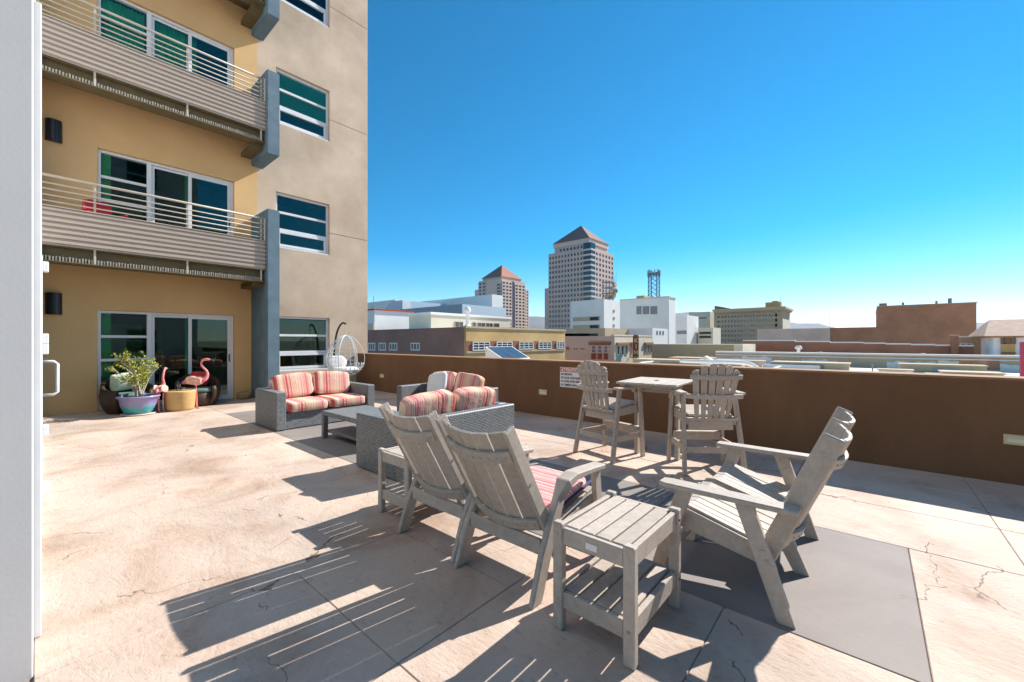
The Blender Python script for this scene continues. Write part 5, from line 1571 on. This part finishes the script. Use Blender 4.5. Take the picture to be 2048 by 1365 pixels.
m3 = roof_item('tan sloped stair bulkhead with a small window left of the KIMO sign', 'roof monitor', 'roof_monitor', 1240, 34, monitor(2.4)); m3.rotation_euler = (0, 0, R(-90))
def ac(w, d, h):
    def f(t):
        bx('cabinet', 'tan_concrete', t, -w/2, w/2, -d/2, d/2, .12, h, .02)
        bx('curb', 'grey_metal', t, -w/2 + .05, w/2 - .05, -d/2 + .05, d/2 - .05, 0, .119)
        bx('grille', 'grey_metal', t, -w/2 - .02, -w/2 - .001, -d/2 + .1, d/2 - .1, .25, h - .12)
        MB().lathe([(.28, 0), (.30, .10), (.25, .12)], 14, (0, 0, h)).build('fan_guard', 'grey_metal', t)
    return f
k = 0
bx('upper_roof', 'white_roof', MBd, 66.65, mx0 - .01, -75, y_for(70, 1490) - 1, GZ, -1.2, world=True)
AC = [(1432, 36, RZ, 'on the roof beside the cream ribbed monitor'), (1458, 47, RZ, 'behind the tall right chair'), (1512, 74, -1.2, 'at the left end of the red brick parapet'), (1560, 72, -1.2, 'left of the white mushroom vent'), (1640, 76, -1.2, 'below the plastered wing'), (1712, 78, -1.2, 'under the brick hall, left one'), (1762, 73, -1.2, 'under the brick hall, right one'), (1845, 75, -1.2, 'left of the brick chimney'), (1998, 24, RZ, 'close to the right end of the terrace parapet')]
for px, x_, zz_, w_ in AC:
    o = roof_item('tan rooftop air conditioning unit ' + w_, 'air conditioner', 'air_conditioner', px, x_, ac(1.0 + .35 * (k % 3), 1.3 + .7 * ((k * 5) % 3), .62 + .16 * ((k * 2) % 3)), 'rooftop air conditioners'); o.location.z = zz_; k += 1
def vent(t):
    MB().lathe([(.9, 0), (.8, .15), (.22, .45), (.2, 1.5), (.42, 1.55), (.42, 1.8), (.25, 2.0)], 16).build('stack', 'white_paint', t, smooth=True)
roof_item('white mushroom vent with a domed base on the far roof', 'vent', 'roof_vent', 1597, 69, vent).location.z = -1.2
def diamond(t):
    bx('post', 'grey_metal', t, -.1, .1, -.1, .1, 0, 1.0)
    MB().prism([(-.75, 1.35), (0, .85), (.75, 1.35), (0, 1.85)], -.45, .45, 'x').build('vent_head', 'cream_paint', t, .03)
    MB().prism([(-.3, 1.35), (0, 1.15), (.3, 1.35), (0, 1.55)], -.47, -.451, 'x').build('vent_opening', 'room_dark', t)
roof_item('diamond-headed roof vent right of the theatre', 'vent', 'roof_vent', 1412, 40, diamond)
def long_pipe(t):
    MB().tube([(0, -7, .45), (0, 7, .45)], .22, 10).build('pipe', 'tan_concrete', t, smooth=True)
    for q in (-6, -3, 0, 3, 6): bx('support', 'grey_metal', t, -.15, .15, q - .06, q + .06, 0, .3)
roof_item('long tan duct pipe lying on the far roof', 'pipe', 'roof_pipe', 1690, 69.5, long_pipe).location.z = -1.2
def hoop(t):
    MB().tube(smooth_path([(0, 0, 0), (0, 0, .8), (0, .5, 1.3), (0, 1.3, 1.5), (0, 3.5, 1.5), (0, 6, 1.5)], 5), .16, 10).build('pipe', 'white_paint', t, smooth=True)
    bx('support', 'grey_metal', t, -.08, .08, 5.8, 5.95, 0, 1.4)
roof_item('white bent pipe arching over the roof', 'pipe', 'roof_pipe', 1522, 36, hoop)
def shed(w, d, h, m_):
    def f(t):
        bx('wall', m_, t, -w/2, w/2, -d/2, d/2, 0, h)
        bx('roof', 'tan_concrete' if m_ != 'white_paint' else 'white_roof', t, -w/2 - .1, w/2 + .1, -d/2 - .1, d/2 + .1, h + .001, h + .1)
        bx('door', 'grey_metal', t, -w/2 - .03, -w/2 - .001, -d*.2, d*.1, .1, h - .15)
    return f
for (px, x_, w_, d_, h_, m_, lb) in ((1345, 52, 3, 9, .8, 'tan_concrete', 'low tan roof hut in front of the olive building'), (1330, 40, 2.5, 7, .7, 'white_paint', 'white roof hut behind the counter table'),
        (1385, 58, 3, 5, .9, 'rust_panel', 'rusty roof hut right of the theatre'), (1720, 40, 1.2, 1.6, .45, 'tan_concrete', 'small tan roof hatch on the white roof'),
        (1620, 58, 3.0, 7.0, .7, 'tan_concrete', 'long tan roof hut left of the ragged parapet'), (1480, 56, 2.0, 5.0, .8, 'kimo_plaster', 'pinkish roof hut below the brown hotel'), (1880, 60, 2.0, 6.0, .75, 'olive_wall', 'olive roof hut below the brick chimney'), (1560, 46, 1.2, 3.0, .5, 'rust_panel', 'small rusty roof hut behind the tall right chair'), (1790, 50, 1.5, 2.2, .6, 'cream_paint', 'cream roof hatch below the ragged parapet'), (1660, 30, .8, 1.0, .35, 'cream_paint', 'small cream roof hatch near the terrace parapet'), (1940, 46, 2.2, 3.0, .8, 'rust_panel', 'rust coloured roof hut by the right end of the ragged parapet')):
    roof_item(lb, 'roof hut', 'roof_hut', px, x_, shed(w_, d_, h_, m_), 'small roof huts')
for (px, x_, h_, lb) in ((1745, 44, 1.3, 'thin pipe standing on the white roof, middle'), (1830, 38, 1.0, 'thin pipe standing on the white roof, right'), (1655, 35, 1.2, 'thin pipe standing on the white roof, left')):
    y_ = y_for(x_, px); tag(MB().tube([(0, 0, 0), (0, 0, h_)], .05, 8).build('roof_pipe', 'grey_metal', None, loc=(x_, y_, RZ)), lb, 'pipe')

# ---- tiled building at the right edge
zx, zy = at(2050, 62)
zx = 78.0
a, b_ = y_for(zx, 2110), y_for(zx, 1987)
TB = thing('tile_roof_building', 'cream and orange building with a clay tile roof at the right edge', 'building', (zx + 5, (a + b_) / 2, GZ))
zw = z_for(671, zx, b_)
bx('wall', 'white_paint', TB, zx, zx + 10, a, b_, GZ, zw, world=True)
m_a, m_b = y_for(zx, 2030), y_for(zx, 2001)
fbox('orange_wall', 'orange_plaster', TB, 'x', zx, .1, m_a, m_b, GZ, zw - .05)
for px in (2006, 2012, 2019, 2026):
    yy = y_for(zx, px); fwin(TB, 'x', zx - .1, yy - .22, yy + .22, z_for(687, zx, yy), z_for(673.5, zx, yy), frame='kimo_trim', w=.06)
    fwin(TB, 'x', zx - .1, yy - .2, yy + .2, z_for(707, zx, yy), z_for(703, zx, yy), frame='kimo_trim', w=.05)
apx = (a + b_) / 2
MB().add([(zx - .9, a - .9, zw), (zx + 10.9, a - .9, zw), (zx + 10.9, b_ + .9, zw), (zx - .9, b_ + .9, zw), (zx + 5, (a + b_) / 2 - 2, zw + 2.2), (zx + 5, (a + b_) / 2 + 2, zw + 2.2)],
         [(0,3,2,1), (0,1,4), (1,2,5,4), (2,3,5), (3,0,4,5)]).build('roof', 'tile_roof', TB, world=True)
bx('eave', 'kimo_trim', TB, zx - .8, zx + 10.8, a - .8, b_ + .8, zw - .2, zw - .002, world=True)
rs = thing('red_sign_panel', 'tall magenta red panel at the far right edge beyond the parapet', 'panel', (30, y_for(30, 2046), RZ))
bx('panel', 'magenta_paint', rs, 29.9, 30.1, y_for(30, 2060), y_for(30, 2040), RZ, z_for(683, 30, y_for(30, 2040)), world=True)

# distant antennas and trees
for px, q, d_, lb in ((1659, 630, 160, 'thin antenna mast left of the big brick hall'), (747, 590, 90, 'thin antenna mast beside the apartment block edge')):
    x_, y_ = at(px, d_); t = MB().tube([(0, 0, 0), (0, 0, z_for(q, x_, y_) - GZ)], [.10, .05], 6).build('antenna_mast', 'grey_metal', None, loc=(x_, y_, GZ)); tag(t, lb, 'antenna')

# air between here and the hills
hz = bpy.data.materials.new('haze_air'); hz.use_nodes = True
hn = hz.node_tree; hn.nodes.remove(hn.nodes["Principled BSDF"])
pv = hn.nodes.new("ShaderNodeVolumePrincipled")
pv.inputs["Color"].default_value = (.80, .88, 1.0, 1); pv.inputs["Density"].default_value = 2.6e-5; pv.inputs["Anisotropy"].default_value = .2
hn.links.new(pv.outputs[0], hn.nodes["Material Output"].inputs["Volume"])
hb = MB().box(-24000, 24000, -24000, 24000, GZ - 2, 1100).build('haze', hz, None); hb["kind"] = "stuff"
